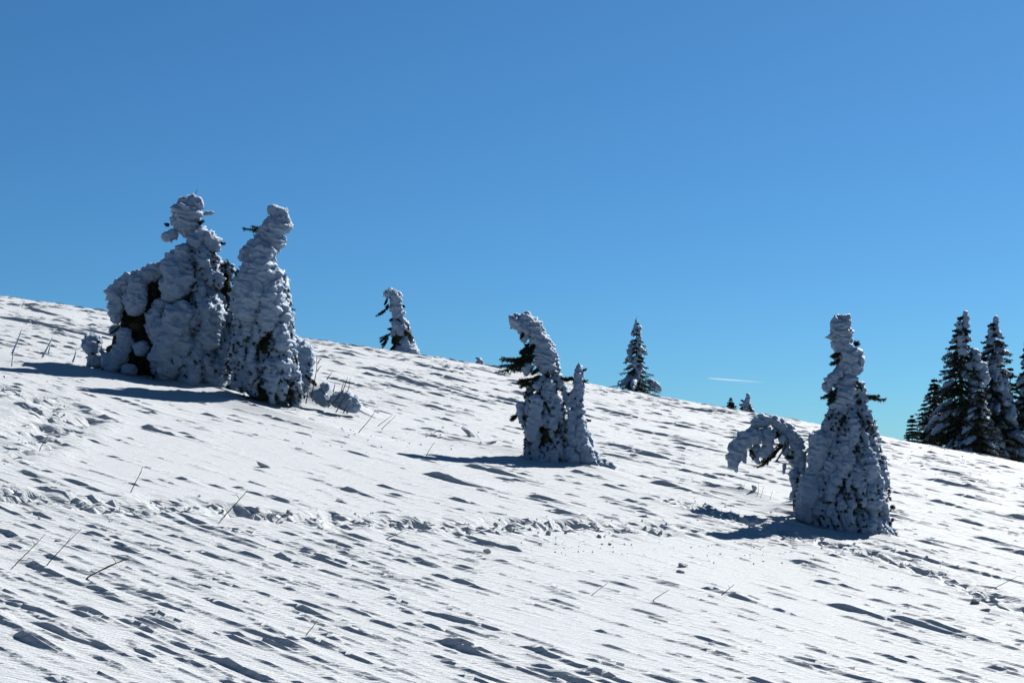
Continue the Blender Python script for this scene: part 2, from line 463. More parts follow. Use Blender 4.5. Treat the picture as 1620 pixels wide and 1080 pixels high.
class Soup:
    """collects pieces of ONE part"""
    def __init__(s): s.V = []; s.Q = []; s.T = []; s.n = 0; s.tw = []
    def add(s, V, Q=None, T=None):
        s.V.append(np.asarray(V, float))
        if Q is not None and len(Q): s.Q.append(np.asarray(Q) + s.n)
        if T is not None and len(T): s.T.append(np.asarray(T) + s.n)
        s.n += len(V)
    def build(s, name, mat, parent, org, smooth=True):
        grow_needles(s, 11 + len(s.tw))
        if not s.V: return None
        V = np.vstack(s.V) - org
        f = ([np.vstack(s.Q)] if s.Q else []) + ([np.vstack(s.T)] if s.T else [])
        return build(name, V, f, mat, parent, smooth=smooth)

def unit(v): v = np.asarray(v, float); return v / (np.linalg.norm(v) + 1e-9)

def needles_along(sp, P, rng, nlen, nwid, step, droop=0.0):
    """queue needle triangles round a twig that runs through the three points P"""
    P = np.asarray(P, float)
    L = math.dist(P[0], P[1]) + math.dist(P[1], P[2])
    sp.tw.append((P[0], 2 * P[1] - 0.5 * (P[0] + P[2]), P[2], nlen, nwid, max(4, int(L / step))))

def grow_needles(sp, seed):
    if not sp.tw: return
    rng = np.random.RandomState(seed)
    A = np.array([q[0] for q in sp.tw]); B = np.array([q[1] for q in sp.tw]); C = np.array([q[2] for q in sp.tw])
    nl = np.array([q[3] for q in sp.tw]); nw = np.array([q[4] for q in sp.tw]); n = np.array([q[5] for q in sp.tw]) * 3
    k = np.repeat(np.arange(len(n)), n)
    f = ((np.arange(len(k)) - np.repeat(np.cumsum(n) - n, n)) / n[k])[:, None]
    c = (1 - f) ** 2 * A[k] + 2 * f * (1 - f) * B[k] + f * f * C[k]
    t = 2 * (1 - f) * (B[k] - A[k]) + 2 * f * (C[k] - B[k]); t /= np.linalg.norm(t, axis=1, keepdims=True) + 1e-9
    rv = rng.randn(len(k), 3); rv -= t * (rv * t).sum(1, keepdims=True); rv /= np.linalg.norm(rv, axis=1, keepdims=True) + 1e-9
    d = t * 0.75 + rv; d /= np.linalg.norm(d, axis=1, keepdims=True)
    sd = np.cross(d, rng.randn(len(k), 3)); sd /= np.linalg.norm(sd, axis=1, keepdims=True) + 1e-9
    l = (nl[k] * (0.7 + 0.6 * rng.rand(len(k))))[:, None]; w = nw[k][:, None]
    V = np.stack([c - sd * w, c + sd * w, c + d * l], 1).reshape(-1, 3)
    sp.add(V, None, np.arange(len(V)).reshape(-1, 3)); sp.tw = []

def spray(sp, p0, p1, rng, width=0.45, nlen=0.04, nwid=0.0065, step=0.014, twigs=7, sag=0.06):
    """a flat spruce bough: spine, paired side twigs, needles"""
    p0, p1 = np.asarray(p0, float), np.asarray(p1, float)
    L = np.linalg.norm(p1 - p0); ax = (p1 - p0) / L
    up = np.array([0, 0, 1.0]); sd = np.cross(ax, up); sd = unit(sd if np.linalg.norm(sd) > 0.1 else np.array([0, 1.0, 0])); 
    mid = (p0 + p1) / 2 + np.array([0, 0, -sag * L])
    spine = np.array([p0, mid, p1])
    Rr = np.array([L * 0.028, L * 0.02, L * 0.008])
    V, Q, T = stick(np.column_stack([spine, np.clip(Rr, 0.003, 0.02)]), 5); sp.add(V, Q, T)
    needles_along(sp, spine, rng, nlen, nwid, step)
    for i in range(twigs):
        f = 0.18 + 0.75 * (i + 0.5 * rng.rand()) / twigs
        c = (1 - f) ** 2 * p0 + 2 * f * (1 - f) * mid + f * f * p1
        for s in (-1, 1):
            l = L * width * (1.05 - 0.75 * f) * (0.6 + 0.6 * rng.rand())
            dr = unit(ax * 0.8 + s * sd * (0.75 + 0.3 * rng.rand()) + np.array([0, 0, -0.25 - 0.5 * rng.rand()]) + 0.25 * rng.randn(3))
            e = c + dr * l
            needles_along(sp, np.array([c, (c + e) / 2 - [0, 0, 0.04 * l], e]), rng, nlen, nwid, step)

class ZP:
    """photo crop coordinates -> world at depth y"""
    def __init__(s, ox, oy, sc): s.ox, s.oy, s.sc = ox, oy, sc
    def uv(s, zx, zy): return s.ox + zx / s.sc, s.oy + zy / s.sc

class SnowTree:
    def __init__(s, name, zp, base, y, label, group=None, res=0.022, seed=1, zbase=None):
        s.zp, s.y, s.res = zp, y, res
        u, v = zp.uv(*base)
        x = (u - U0) / F * y
        s.org = np.array([x, y, ground(x, y, False) - 0.05])
        s.root = empty(name, tuple(s.org)); tag(s.root, label, 'tree', group)
        s.m = y / F / zp.sc            # metres per crop pixel
        s.rng = np.random.RandomState(seed); s.k = seed * 10
        s.needles = Soup()
    def P(s, zx, zy, d=0.0):
        u, v = s.zp.uv(zx, zy); return PX(u, v, s.y) + np.array([0, d, 0])   # d: metres behind the tree's plane
    def snow(s, pts, name='snow_bough', lump=0.30, ridge=0.14, res=None, **kw):
        """pts: (zx, zy, depth_m, radius in crop px)"""
        s.k += 1
        P = np.array([np.append(s.P(a, b, d), r * s.m) for a, b, d, r in pts])
        V, Q, T = tube(P, res or s.res, lump, ridge, s.k, shards=0.45 if (res or s.res) < 0.04 else 0.25, **kw)
        return build(name, V - s.org, [Q, T], M_SHADED_RIME, s.root)
    def profile(s, rows): s.prof = np.array(rows, float)          # zy, centre, half width
    def at(s, zy):
        p = s.prof; return np.interp(zy, p[:, 0], p[:, 1]), np.interp(zy, p[:, 0], p[:, 2])
    def trunk(s, top, bot):
        pts = []
        for zy in np.linspace(bot, top, 9):
            c, h = s.at(zy); pts.append(np.append(s.P(c, zy), 0.10 * (1 - 0.85 * (bot - zy) / (bot - top)) * max(0.4, s.m * s.zp.sc * 0 + 1)))
        V, Q, T = stick(np.array(pts), 8); build('trunk', V - s.org, [Q, T], M_BARK, s.root)
    def core(s, y0, y1, frac=0.62, dens=1.0):
        """dark needle mass inside the snow"""
        zs = np.linspace(y0, y1, 8); P = []
        for zy in zs:
            c, h = s.at(zy); P.append(np.append(s.P(c, zy), h * s.m * frac))
        V, Q, T = tube(np.array(P), 0.05, 0.32, 0.15, s.k + 77, fine=0.35); s.needles.add(V, Q, T)
        H = abs(y1 - y0) * s.m
        n = int(150 * dens * H)
        for i in range(n):
            zy = y0 + (y1 - y0) * s.rng.rand(); c, h = s.at(zy); az = s.rng.rand() * 2 * np.pi
            dr = np.array([math.cos(az), 0.85 * math.sin(az), 0.0]); R = h * s.m
            a = s.P(c, zy) + dr * R * frac * 0.8; b = a + (dr * 0.8 + [0, 0, -0.6]) * R * (0.22 + 0.2 * s.rng.rand())
            needles_along(s.needles, np.array([a, (a + b) / 2 + [0, 0, 0.02], b]), s.rng, 0.035, 0.006, 0.012)
    def boughs(s, y0, y1, pitch, rad, length, cover=0.74, skip=None, squash=0.85, outer=0.92):
        """hanging snow-laden boughs shingled round the crown, every one a part"""
        zy = y0; row = 0
        while zy < y1:
            c, h = s.at(zy); R = h * s.m
            nb = max(4, int(cover * 2 * math.pi * R / (rad * s.m * 1.75)))
            for i in range(nb):
                az = 2 * math.pi * (i + 0.5 * (row % 2) + 0.9 * (s.rng.rand() - 0.5)) / nb; tw = 0.7 * (s.rng.rand() - 0.5)
                if skip and skip(c + h * math.cos(az), zy, math.sin(az)): continue
                if s.rng.rand() > 0.95: continue
                r = rad * (0.65 + 0.95 * s.rng.rand() ** 1.6); L = length * (0.5 + 0.9 * s.rng.rand()); z0 = zy + pitch * 0.95 * (s.rng.rand() - 0.5)
                pts = []
                for f, rf, ro in ((0, 0.42, 0.55), (0.22, 0.74, 0.95), (0.6, 0.88, 1.05), (1.0, outer, 0.72)):
                    zz = z0 + L * f; cc, hh = s.at(zz)
                    k = rf * (1 + 0.10 * (s.rng.rand() - 0.5)); rr = max(hh * k - 0.35 * r * ro, 0)
                    sway = 0.25 * r * (s.rng.rand() - 0.5)
                    pts.append((cc + rr * math.cos(az + tw * f) + sway, zz, squash * rr * math.sin(az + tw * f) * s.m, r * ro * (0.85 + 0.3 * s.rng.rand())))
                s.snow(pts, lump=0.17 + 0.15 * s.rng.rand(), ridge=0.17, res=s.res if math.sin(az) < 0.25 else s.res * 2.2)
            zy += pitch * (0.8 + 0.4 * s.rng.rand()); row += 1
    def twig(s, a, b, d=-0.1, d2=None, **kw):
        A, B = s.P(a[0], a[1], d), s.P(b[0], b[1], d if d2 is None else d2)
        L = np.linalg.norm(B - A)
        spray(s.needles, A, B, s.rng, **kw)
        for _ in range(2):
            j = s.rng.randn(3) * 0.16 * L; spray(s.needles, A + 0.3 * j, A + (B - A) * (0.6 + 0.3 * s.rng.rand()) + j, s.rng, **kw)
    def tufts(s, pts, size=14):
        """little dark needle tips that poke through the snow"""
        for zx, zy in pts:
            a = s.P(zx, zy, -s.at(zy)[1] * s.m * 0.7); 
            for _ in range(3):
                b = a + np.array([s.rng.randn() * 0.5, -0.7, -0.3 + 0.4 * s.rng.randn()]) * size * s.m
                needles_along(s.needles, np.array([a, (a + b) / 2, b]), s.rng, 0.03, 0.006, 0.012)
    def surface_tufts(s, y0, y1, n, out=1.04, size=10):
        for _ in range(n):
            zy = y0 + (y1 - y0) * s.rng.rand(); c, h = s.at(zy); az = -math.pi * s.rng.rand()
            R = h * s.m; a = s.P(c, zy) + np.array([math.cos(az), 0.85 * math.sin(az), 0]) * R * (out - 0.1)
            for _ in range(3):
                b = a + unit([0.6 * math.cos(az) + 0.6 * s.rng.randn(), 0.6 * math.sin(az) + 0.3 * s.rng.randn(), -1.0 + 0.5 * s.rng.randn()]) * size * s.m * (0.35 + 1.6 * s.rng.rand() ** 2)
                needles_along(s.needles, np.array([a, (a + b) / 2, b]), s.rng, 0.028, 0.006, 0.010)
    def finish(s): s.needles.build('crown', M_NEEDLE, s.root, s.org)

# ------------------------------------------------------------------ tall snow column with the hooked head (right)
zR = ZP(1120, 480, 2.84)
_, yR = ray_hit(*zR.uv(640, 1020))
t = SnowTree('snow_covered_spruce', zR, (640, 1020), yR, 'tall snow-plastered spruce with a flat-topped column, beside the arched sapling', res=0.02, seed=3)
t.profile([(60, 590, 40), (95, 588, 70), (130, 600, 58), (170, 605, 48), (220, 632, 52), (300, 641, 54), (340, 640, 48), (400, 640, 55), (450, 632, 72),
           (520, 630, 118), (600, 635, 128), (700, 640, 150), (760, 635, 172), (850, 625, 190), (930, 622, 200), (1010, 645, 198), (1060, 665, 185), (1150, 680, 175)])
t.trunk(110, 1000)
t.snow([(548, 104, 0, 34), (590, 98, 0, 44), (640, 108, 0.02, 36)], 'snow_cap', lump=0.22, ridge=0.2)
t.snow([(590, 95, 0, 50), (602, 140, 0, 52), (606, 180, 0, 48), (618, 230, 0, 50), (632, 290, 0, 50), (636, 340, 0, 46)], 'snow_column', lump=0.16, ridge=0.22)
t.snow([(632, 320, 0, 44), (622, 390, -0.05, 50), (610, 450, -0.06, 56), (600, 510, -0.05, 50)], 'snow_column', lump=0.24, ridge=0.2)
t.snow([(668, 200, 0.0, 22), (682, 260, 0.02, 20), (688, 310, 0.02, 14)], lump=0.3)
t.snow([(672, 350, 0, 26), (684, 420, 0, 28), (690, 480, 0, 24)], lump=0.3)
t.snow([(605, 300, -0.05, 20), (568, 325, -0.05, 25), (542, 362, -0.05, 27), (530, 402, -0.05, 18)], lump=0.35)
t.snow([(470, 575, -0.1, 34), (495, 640, -0.15, 44), (480, 720, -0.1, 40), (450, 800, -0.1, 30)], lump=0.3)
t.snow([(440, 760, -0.1, 40), (450, 850, -0.15, 55), (440, 930, -0.1, 55), (420, 985, -0.1, 60)], lump=0.16)
t.core(470, 1040, 0.5)
t.boughs(465, 1050, 72, 23, 150)
t.surface_tufts(330, 1040, 230, out=1.06)
t.twig((590, 225), (548, 238), -0.1, twigs=4); t.twig((585, 250), (542, 275), -0.1, twigs=5); t.twig((575, 380), (500, 425), -0.1, twigs=7); t.twig((570, 400), (530, 440), -0.12, twigs=5)
t.twig((690, 410), (800, 430), 0.0, twigs=8, width=0.25); t.twig((655, 185), (675, 172), 0, twigs=3); t.twig((820, 910), (840, 915), 0, twigs=2)
t.finish()

# ------------------------------------------------------------------ arched sapling bent to the ground beside it
yA = yR + 0.25
t = SnowTree('bent_snowy_sapling', zR, (395, 900), yA, 'sapling bowed over into an arch by heavy snow, left of the tall column spruce', res=0.018, seed=5)
t.profile([(500, 300, 30), (900, 400, 30)])
V, Q, T = stick(np.array([np.append(t.P(a, b), r) for a, b, r in [(398, 930, .05), (392, 820, .045), (400, 720, .04), (370, 610, .03), (300, 535, .025), (200, 545, .02), (120, 680, .01)]]), 7)
build('trunk', V - t.org, [Q, T], M_BARK, t.root)
t.snow([(388, 885, 0, 14), (400, 800, 0, 24), (412, 710, 0, 34), (405, 650, 0, 34), (370, 590, 0, 30), (335, 550, 0, 30), (280, 528, 0, 26), (225, 535, 0, 30), (200, 560, 0, 26)], 'snow_arch', lump=0.34, ridge=0.25)
for zx, zy, L, r in ((250, 560, 60, 15), (300, 560, 50, 13), (380, 640, 70, 17), (420, 700, 90, 20), (165, 640, 80, 17), (135, 690, 70, 14), (330, 590, 50, 12), (385, 740, 100, 18), (225, 610, 70, 14)):
    dd = 0.12 * t.rng.randn()
    t.snow([(zx, zy, dd, r), (zx - 4, zy + 0.5 * L, dd - 0.02, r * 1.1), (zx + 3, zy + L, dd, r * 0.4)], lump=0.3, ridge=0.2)
t.snow([(240, 590, -0.1, 24), (195, 600, -0.12, 40), (150, 620, -0.12, 38), (118, 670, -0.1, 34), (110, 720, -0.1, 26), (115, 748, -0.1, 12)], lump=0.24)
t.snow([(250, 560, -0.05, 26), (268, 610, -0.1, 24), (262, 655, -0.1, 26), (230, 690, -0.1, 22)], lump=0.28)
t.snow([(330, 560, 0.05, 20), (345, 620, 0.03, 20), (352, 670, 0.02, 14), (362, 700, 0, 8)], lump=0.3)
t.snow([(205, 640, -0.05, 18), (212, 690, -0.05, 18), (230, 720, -0.05, 10)], lump=0.3)
t.snow([(345, 715, 0, 7), (342, 745, 0, 9), (340, 768, 0, 5)], lump=0.2)
for a, b in (((335, 615), (280, 690)), ((330, 640), (222, 738)), ((300, 670), (250, 715)), ((270, 700), (215, 735)), ((380, 690), (340, 690)), ((300, 560), (320, 600)), ((180, 640), (200, 700)), ((400, 760), (370, 820)), ((250, 620), (245, 700)), ((410, 850), (385, 880))):
    t.twig(a, b, -0.08, twigs=6, width=0.3, nlen=0.025)
t.finish()

# ------------------------------------------------------------------ hooded spruce in the middle
zM = ZP(700, 480, 3.857)
_, yM = ray_hit(*zM.uv(640, 960))
t = SnowTree('snow_covered_spruce', zM, (640, 960), yM, 'hooded snow-covered spruce bowing left with bare dark needle sprays under its head', res=0.022, seed=8)
t.profile([(60, 490, 40), (130, 510, 70), (220, 560, 70), (280, 610, 68), (340, 630, 76), (400, 645, 72), (450, 640, 76), (500, 625, 96), (560, 618, 116), (620, 612, 132), (700, 615, 142), (760, 635, 138), (850, 632, 140), (920, 640, 142), (980, 655, 142), (1080, 670, 140)])
t.trunk(130, 930)
t.snow([(420, 150, 0, 30), (445, 125, 0, 52), (490, 115, 0, 58), (530, 125, 0, 56), (560, 165, 0, 54), (585, 215, 0, 54), (605, 260, 0, 58)], 'snow_hood', lump=0.16, ridge=0.22)
t.snow([(455, 140, -0.05, 44), (500, 150, -0.06, 50), (540, 175, -0.05, 46)], 'snow_hood', lump=0.2, ridge=0.22)
t.snow([(590, 180, 0, 42), (610, 250, 0, 58), (625, 320, 0, 70), (640, 390, 0, 62), (645, 440, 0, 62)], 'snow_column', lump=0.22, ridge=0.2)
t.snow([(640, 230, 0.05, 24), (672, 300, 0.05, 24), (695, 370, 0.05, 22), (705, 430, 0.05, 20)], lump=0.3)
t.snow([(520, 360, -0.1, 22), (515, 400, -0.1, 28), (505, 440, -0.1, 14)], lump=0.35)
t.snow([(520, 185, -0.05, 26), (500, 215, -0.05, 22), (498, 245, -0.05, 12)], lump=0.3)
t.snow([(480, 600, -0.1, 26), (480, 660, -0.12, 28), (490, 720, -0.1, 24), (500, 745, -0.1, 12)], lump=0.3)
t.snow([(560, 560, -0.3, 30), (570, 620, -0.34, 38), (555, 700, -0.34, 34), (545, 780, -0.34, 36), (550, 850, -0.3, 30)], lump=0.28)
t.snow([(735, 480, 0.2, 20), (750, 540, 0.2, 24), (765, 600, 0.2, 22), (775, 640, 0.2, 12)], lump=0.3)
t.snow([(760, 870, -0.2, 28), (785, 930, -0.25, 40), (810, 985, -0.25, 36), (850, 1010, -0.25, 16)], lump=0.2)
t.core(440, 930, 0.5)
t.boughs(445, 990, 80, 25, 160)
t.surface_tufts(420, 950, 190, out=1.08)
for a, b in (((560, 240), (480, 330)), ((530, 250), (470, 300)), ((520, 330), (362, 330)), ((520, 350), (345, 380)), ((540, 380), (420, 410)), ((550, 460), (455, 485)), ((540, 480), (470, 510)), ((460, 680), (415, 710)), ((500, 180), (475, 215)), ((590, 400), (540, 430)), ((545, 300), (490, 380)), ((560, 260), (500, 350)), ((550, 300), (450, 360)), ((560, 380), (500, 440)), ((570, 240), (520, 320)), ((540, 330), (400, 345)), ((590, 440), (520, 470)), ((720, 455), (800, 460)), ((760, 550), (785, 555))):
    t.twig(a, b, -0.08, twigs=8, width=0.35)
t.finish()

# ------------------------------------------------------------------ slim spruce at its right shoulder
t = SnowTree('slim_snowy_spruce', zM, (880, 985), yM - 0.1, 'slim pointed snow-covered spruce pressed against the right side of the hooded one', res=0.02, seed=12)
t.profile([(360, 832, 6), (400, 835, 20), (460, 833, 25), (520, 828, 34), (600, 820, 36), (700, 815, 42), (780, 825, 54), (860, 845, 56), (940, 890, 66), (1010, 930, 90)])
t.trunk(370, 1000)
t.snow([(832, 364, 0, 7), (834, 400, 0, 24), (833, 450, 0, 30), (828, 510, 0, 37), (822, 570, 0, 42), (820, 640, 0, 44), (815, 700, 0, 46)], 'snow_column', lump=0.25, ridge=0.2)
t.snow([(845, 680, -0.05, 22), (840, 760, -0.1, 40), (850, 840, -0.1, 46), (870, 920, -0.12, 48), (900, 985, -0.12, 40)], lump=0.22)
t.snow([(795, 650, -0.05, 26), (790, 740, -0.08, 34), (800, 820, -0.08, 36), (820, 880, -0.08, 30)], lump=0.24)
t.snow([(885, 780, 0.1, 18), (900, 840, 0.1, 22), (912, 890, 0.1, 18)], lump=0.3)
t.snow([(900, 900, 0.0, 30), (930, 960, -0.05, 36), (960, 1000, -0.05, 30)], lump=0.22)
t.snow([(975, 970, 0.0, 22), (1005, 990, 0, 26), (1035, 1000, 0, 30), (1045, 1018, 0, 20)], lump=0.25)
t.core(600, 980, 0.6)
t.boughs(640, 900, 90, 22, 110, cover=0.8)
t.surface_tufts(560, 980, 50, size=8)
for a, b in (((850, 405), (880, 395)), ((845, 470), (888, 468)), ((870, 705), (905, 715)), ((800, 465), (770, 455))): t.twig(a, b, 0, twigs=4, width=0.3, nlen=0.025)
t.finish()

# ------------------------------------------------------------------ the big pair on the left
zL = ZP(110, 290, 2.769)
_, yL = ray_hit(*zL.uv(880, 968))
yL2 = yL + 1.0
t = SnowTree('snow_covered_spruce', zL, (500, 850), yL2, 'large snow-laden spruce with a mushroom cap and a long arm drooping left', res=0.028, seed=15)
t.profile([(60, 520, 60), (180, 510, 50), (240, 530, 45), (300, 560, 80), (380, 560, 120), (450, 555, 135), (520, 550, 150), (600, 540, 180), (700, 530, 200), (800, 530, 210), (900, 560, 220)])
t.trunk(120, 880)
t.snow([(470, 100, 0, 26), (510, 92, 0, 36), (560, 95, 0, 34), (585, 110, 0, 18)], 'snow_cap', lump=0.2, ridge=0.2)
t.snow([(520, 80, 0, 50), (512, 120, 0, 66), (508, 165, 0, 58), (512, 205, 0, 40), (515, 240, 0, 24)], 'snow_cap', lump=0.2, ridge=0.24)
t.snow([(440, 165, -0.05, 8), (460, 160, -0.05, 22), (500, 155, 0, 34)], lump=0.2)
t.snow([(480, 225, -0.05, 20), (455, 232, -0.1, 24), (430, 245, -0.1, 24), (428, 262, -0.1, 14)], lump=0.25)
t.snow([(560, 140, 0.05, 12), (595, 130, 0.05, 10), (630, 126, 0.05, 6)], lump=0.3)
t.snow([(560, 190, 0, 30), (575, 225, 0, 38), (570, 260, -0.05, 44), (545, 300, -0.05, 46)], lump=0.28, ridge=0.16)
t.snow([(600, 230, -0.05, 34), (630, 265, -0.1, 36), (630, 310, -0.1, 28)], lump=0.3)
t.snow([(520, 270, -0.1, 44), (515, 320, -0.15, 56), (500, 370, -0.25, 62), (490, 430, -0.4, 66), (490, 490, -0.45, 60), (500, 530, -0.4, 40)], lump=0.25, ridge=0.17)
t.snow([(505, 345, 0, 44), (445, 372, -0.15, 40), (385, 402, -0.25, 37), (325, 424, -0.3, 36), (265, 444, -0.35, 32), (220, 474, -0.35, 28)], 'snow_arm', lump=0.22, ridge=0.14)
t.snow([(225, 455, -0.35, 30), (220, 495, -0.38, 34), (230, 530, -0.38, 34), (228, 590, -0.38, 30), (236, 625, -0.38, 16)], lump=0.28)
t.snow([(325, 420, -0.35, 34), (320, 490, -0.42, 42), (312, 550, -0.45, 46), (310, 595, -0.42, 30)], lump=0.22)
t.snow([(270, 445, -0.3, 26), (275, 475, -0.35, 24), (272, 500, -0.35, 14)], lump=0.25)
t.snow([(430, 520, -0.3, 34), (412, 590, -0.4, 46), (400, 660, -0.4, 40), (395, 700, -0.4, 24)], lump=0.26)
t.snow([(545, 545, -0.4, 50), (520, 600, -0.55, 70), (490, 660, -0.6, 76), (470, 740, -0.6, 72), (470, 820, -0.55, 66), (480, 870, -0.5, 50)], lump=0.24, ridge=0.17)
t.snow([(560, 700, -0.4, 50), (550, 780, -0.5, 56), (560, 850, -0.5, 60), (570, 900, -0.5, 60)], lump=0.22)
t.snow([(620, 520, -0.3, 44), (640, 570, -0.4, 56), (640, 640, -0.45, 52), (625, 710, -0.45, 46), (622, 755, -0.4, 24)], lump=0.24)
t.snow([(700, 350, 0, 20), (705, 385, 0, 20), (700, 410, 0, 10)], lump=0.35)
t.snow([(650, 340, -0.05, 24), (600, 400, -0.15, 34), (580, 470, -0.2, 40), (640, 500, -0.15, 30), (690, 515, -0.1, 14)], lump=0.28)
t.snow([(690, 560, 0, 40), (720, 640, -0.1, 44), (700, 720, -0.2, 48), (680, 800, -0.3, 56), (660, 880, -0.4, 60)], lump=0.22)
t.snow([(250, 640, -0.3, 34), (265, 690, -0.3, 34), (250, 740, -0.3, 40), (210, 790, -0.3, 46), (170, 820, -0.3, 50)], lump=0.2)
t.snow([(370, 710, -0.4, 22), (345, 735, -0.45, 32), (340, 765, -0.4, 22)], lump=0.28)
t.snow([(290, 800, -0.4, 30), (285, 850, -0.45, 40)], lump=0.18)
t.snow([(420, 720, -0.35, 36), (430, 800, -0.4, 44), (440, 860, -0.4, 44)], lump=0.25)
t.core(330, 900, 0.56)
for (x0, ya, yb, r, d) in ((390, 395, 860, 58, 0.0), (300, 450, 860, 58, 0.05), (210, 700, 850, 44, 0.0), (250, 480, 620, 30, 0.0), (650, 330, 560, 50, 0.15), (720, 560, 720, 50, 0.15)):
    P = np.array([np.append(t.P(x0, z, d), r * t.m) for z in np.linspace(ya, yb, 5)])
    V, Q, T = tube(P, 0.06, 0.35, 0.1, int(x0), fine=0.2); t.needles.add(V, Q, T)
    for i in range(int((yb - ya) * r / 260)):
        z = ya + (yb - ya) * t.rng.rand(); a = t.P(x0 + r * (t.rng.rand() - 0.5) * 1.6, z, d - r * t.m * 0.8)
        spray(t.needles, a, a + np.array([0.12 * t.rng.randn(), -0.1, -0.28]), t.rng, twigs=4, step=0.02)
t.boughs(560, 830, 90, 34, 140, cover=0.8, skip=lambda zx, zy, sn: sn < 0.2 and zx < 560)
t.boughs(290, 520, 80, 26, 120, cover=0.7, skip=lambda zx, zy, sn: sn < 0.3 and zx < 590)
t.surface_tufts(300, 860, 280, out=1.15, size=12)
for a, b in (((560, 185), (590, 165)), ((640, 270), (685, 262)), ((640, 310), (655, 335)), ((650, 380), (620, 440)), ((640, 420), (690, 470)), ((670, 370), (720, 360)), ((640, 450), (650, 500)), ((690, 420), (685, 480)), ((440, 178), (422, 180)), ((240, 560), (205, 600)), ((470, 230), (455, 240)), ((740, 380), (750, 392)), ((730, 620), (745, 640))):
    t.twig(a, b, -0.05, twigs=6, width=0.4)
V, Q, T = stick(np.array([np.append(t.P(545, 66), .008), np.append(t.P(553, 45), .006), np.append(t.P(562, 22), .003)])); build('leader_twig', V - t.org, [Q, T], M_BARK, t.root)
t.finish()

t = SnowTree('snow_covered_spruce', zL, (880, 930), yL, 'conical snow-plastered spruce with a knobbed top, right one of the big pair', res=0.026, seed=22)
t.profile([(105, 895, 30), (150, 900, 58), (200, 903, 66), (250, 888, 52), (300, 858, 62), (340, 842, 92), (400, 838, 104), (470, 832, 128), (560, 848, 130), (650, 852, 128), (720, 840, 140), (800, 850, 160), (900, 890, 140), (960, 910, 120)])
t.trunk(130, 940)
t.snow([(870, 135, 0, 18), (895, 122, 0, 26), (925, 140, 0, 30), (945, 180, 0, 28), (955, 215, 0, 16)], 'snow_cap', lump=0.25, ridge=0.16)
t.snow([(890, 140, 0, 40), (898, 185, 0, 58), (890, 225, 0, 56), (870, 270, 0, 50), (855, 310, 0, 56)], 'snow_cap', lump=0.25, ridge=0.17)
t.snow([(935, 230, 0, 22), (930, 262, 0, 14)], lump=0.25)
t.snow([(860, 250, -0.05, 36), (810, 290, -0.1, 34), (770, 320, -0.1, 28), (750, 345, -0.1, 14)], lump=0.25)
t.snow([(880, 290, -0.1, 50), (850, 350, -0.25, 62), (830, 420, -0.35, 66), (815, 490, -0.42, 66), (800, 560, -0.42, 58), (800, 620, -0.4, 44)], lump=0.24, ridge=0.17)
t.snow([(900, 400, -0.25, 44), (905, 470, -0.38, 50), (895, 540, -0.42, 48), (885, 610, -0.4, 44), (900, 660, -0.38, 30)], lump=0.24)
t.snow([(930, 620, -0.3, 24), (948, 690, -0.38, 34), (955, 745, -0.38, 28)], lump=0.25)
t.core(330, 950, 0.5)
t.boughs(335, 860, 80, 25, 165)
t.surface_tufts(380, 950, 300, out=1.10, size=11)
t.twig((835, 200), (755, 195), 0, twigs=6, width=0.3); t.twig((840, 235), (800, 258), 0, twigs=4); t.twig((970, 580), (985, 595), 0, twigs=3); t.twig((740, 385), (730, 400), 0, twigs=3)
t.finish()

# ------------------------------------------------------------------ buried saplings at the foot of the pair
t = SnowTree('buried_sapling', zL, (110, 780), yL2 + 0.2, 'ball-shaped snow-smothered sapling left of the big pair', res=0.024, seed=31)
t.profile([(660, 105, 50), (800, 110, 60)])
t.snow([(70, 715, 0, 36), (105, 712, -0.05, 54), (140, 720, 0, 40)], 'snow_load', lump=0.16)
t.snow([(105, 735, 0, 40), (120, 770, 0, 46), (130, 810, 0, 56)], 'snow_load', lump=0.16)
t.trunk(700, 800)
for a, b in (((120, 748), (132, 752)), ((145, 700), (160, 705))): t.twig(a, b, -0.35, twigs=3, nlen=0.02)
t.finish()
t = SnowTree('buried_sapling', zL, (205, 720), yL2 + 0.5, 'small white snow knob hanging behind the ball-shaped sapling', res=0.024, seed=33)
t.profile([(600, 200, 30), (720, 200, 30)])
t.snow([(180, 630, 0, 22), (200, 640, 0, 34), (228, 650, 0, 24)], 'snow_load', lump=0.22)
t.snow([(215, 650, 0, 18), (225, 700, 0, 20), (220, 760, 0, 30)], 'snow_load', lump=0.22)
t.trunk(640, 740); t.finish()
t = SnowTree('buried_sapling', zL, (1020, 880), yL + 0.5, 'billowing snow-buried sapling leaning on the right foot of the big pair', res=0.024, seed=35)
t.profile([(640, 980, 40), (900, 1030, 60)])
t.snow([(960, 670, 0.1, 26), (985, 710, 0.1, 44), (1015, 745, 0.05, 54), (1035, 775, 0, 44), (1030, 830, 0, 40)], 'snow_load', lump=0.22)
t.snow([(985, 740, 0, 50), (1000, 810, 0, 56), (1020, 880, -0.05, 50), (1050, 900, 0, 30)], 'snow_load', lump=0.2)
t.trunk(700, 880)
for a, b in (((1050, 790), (1062, 800)), ((1040, 840), (1065, 860)), ((1050, 860), (1090, 890)), ((1075, 865), (1090, 885))): t.twig(a, b, -0.2, twigs=4, nlen=0.02)
t.finish()

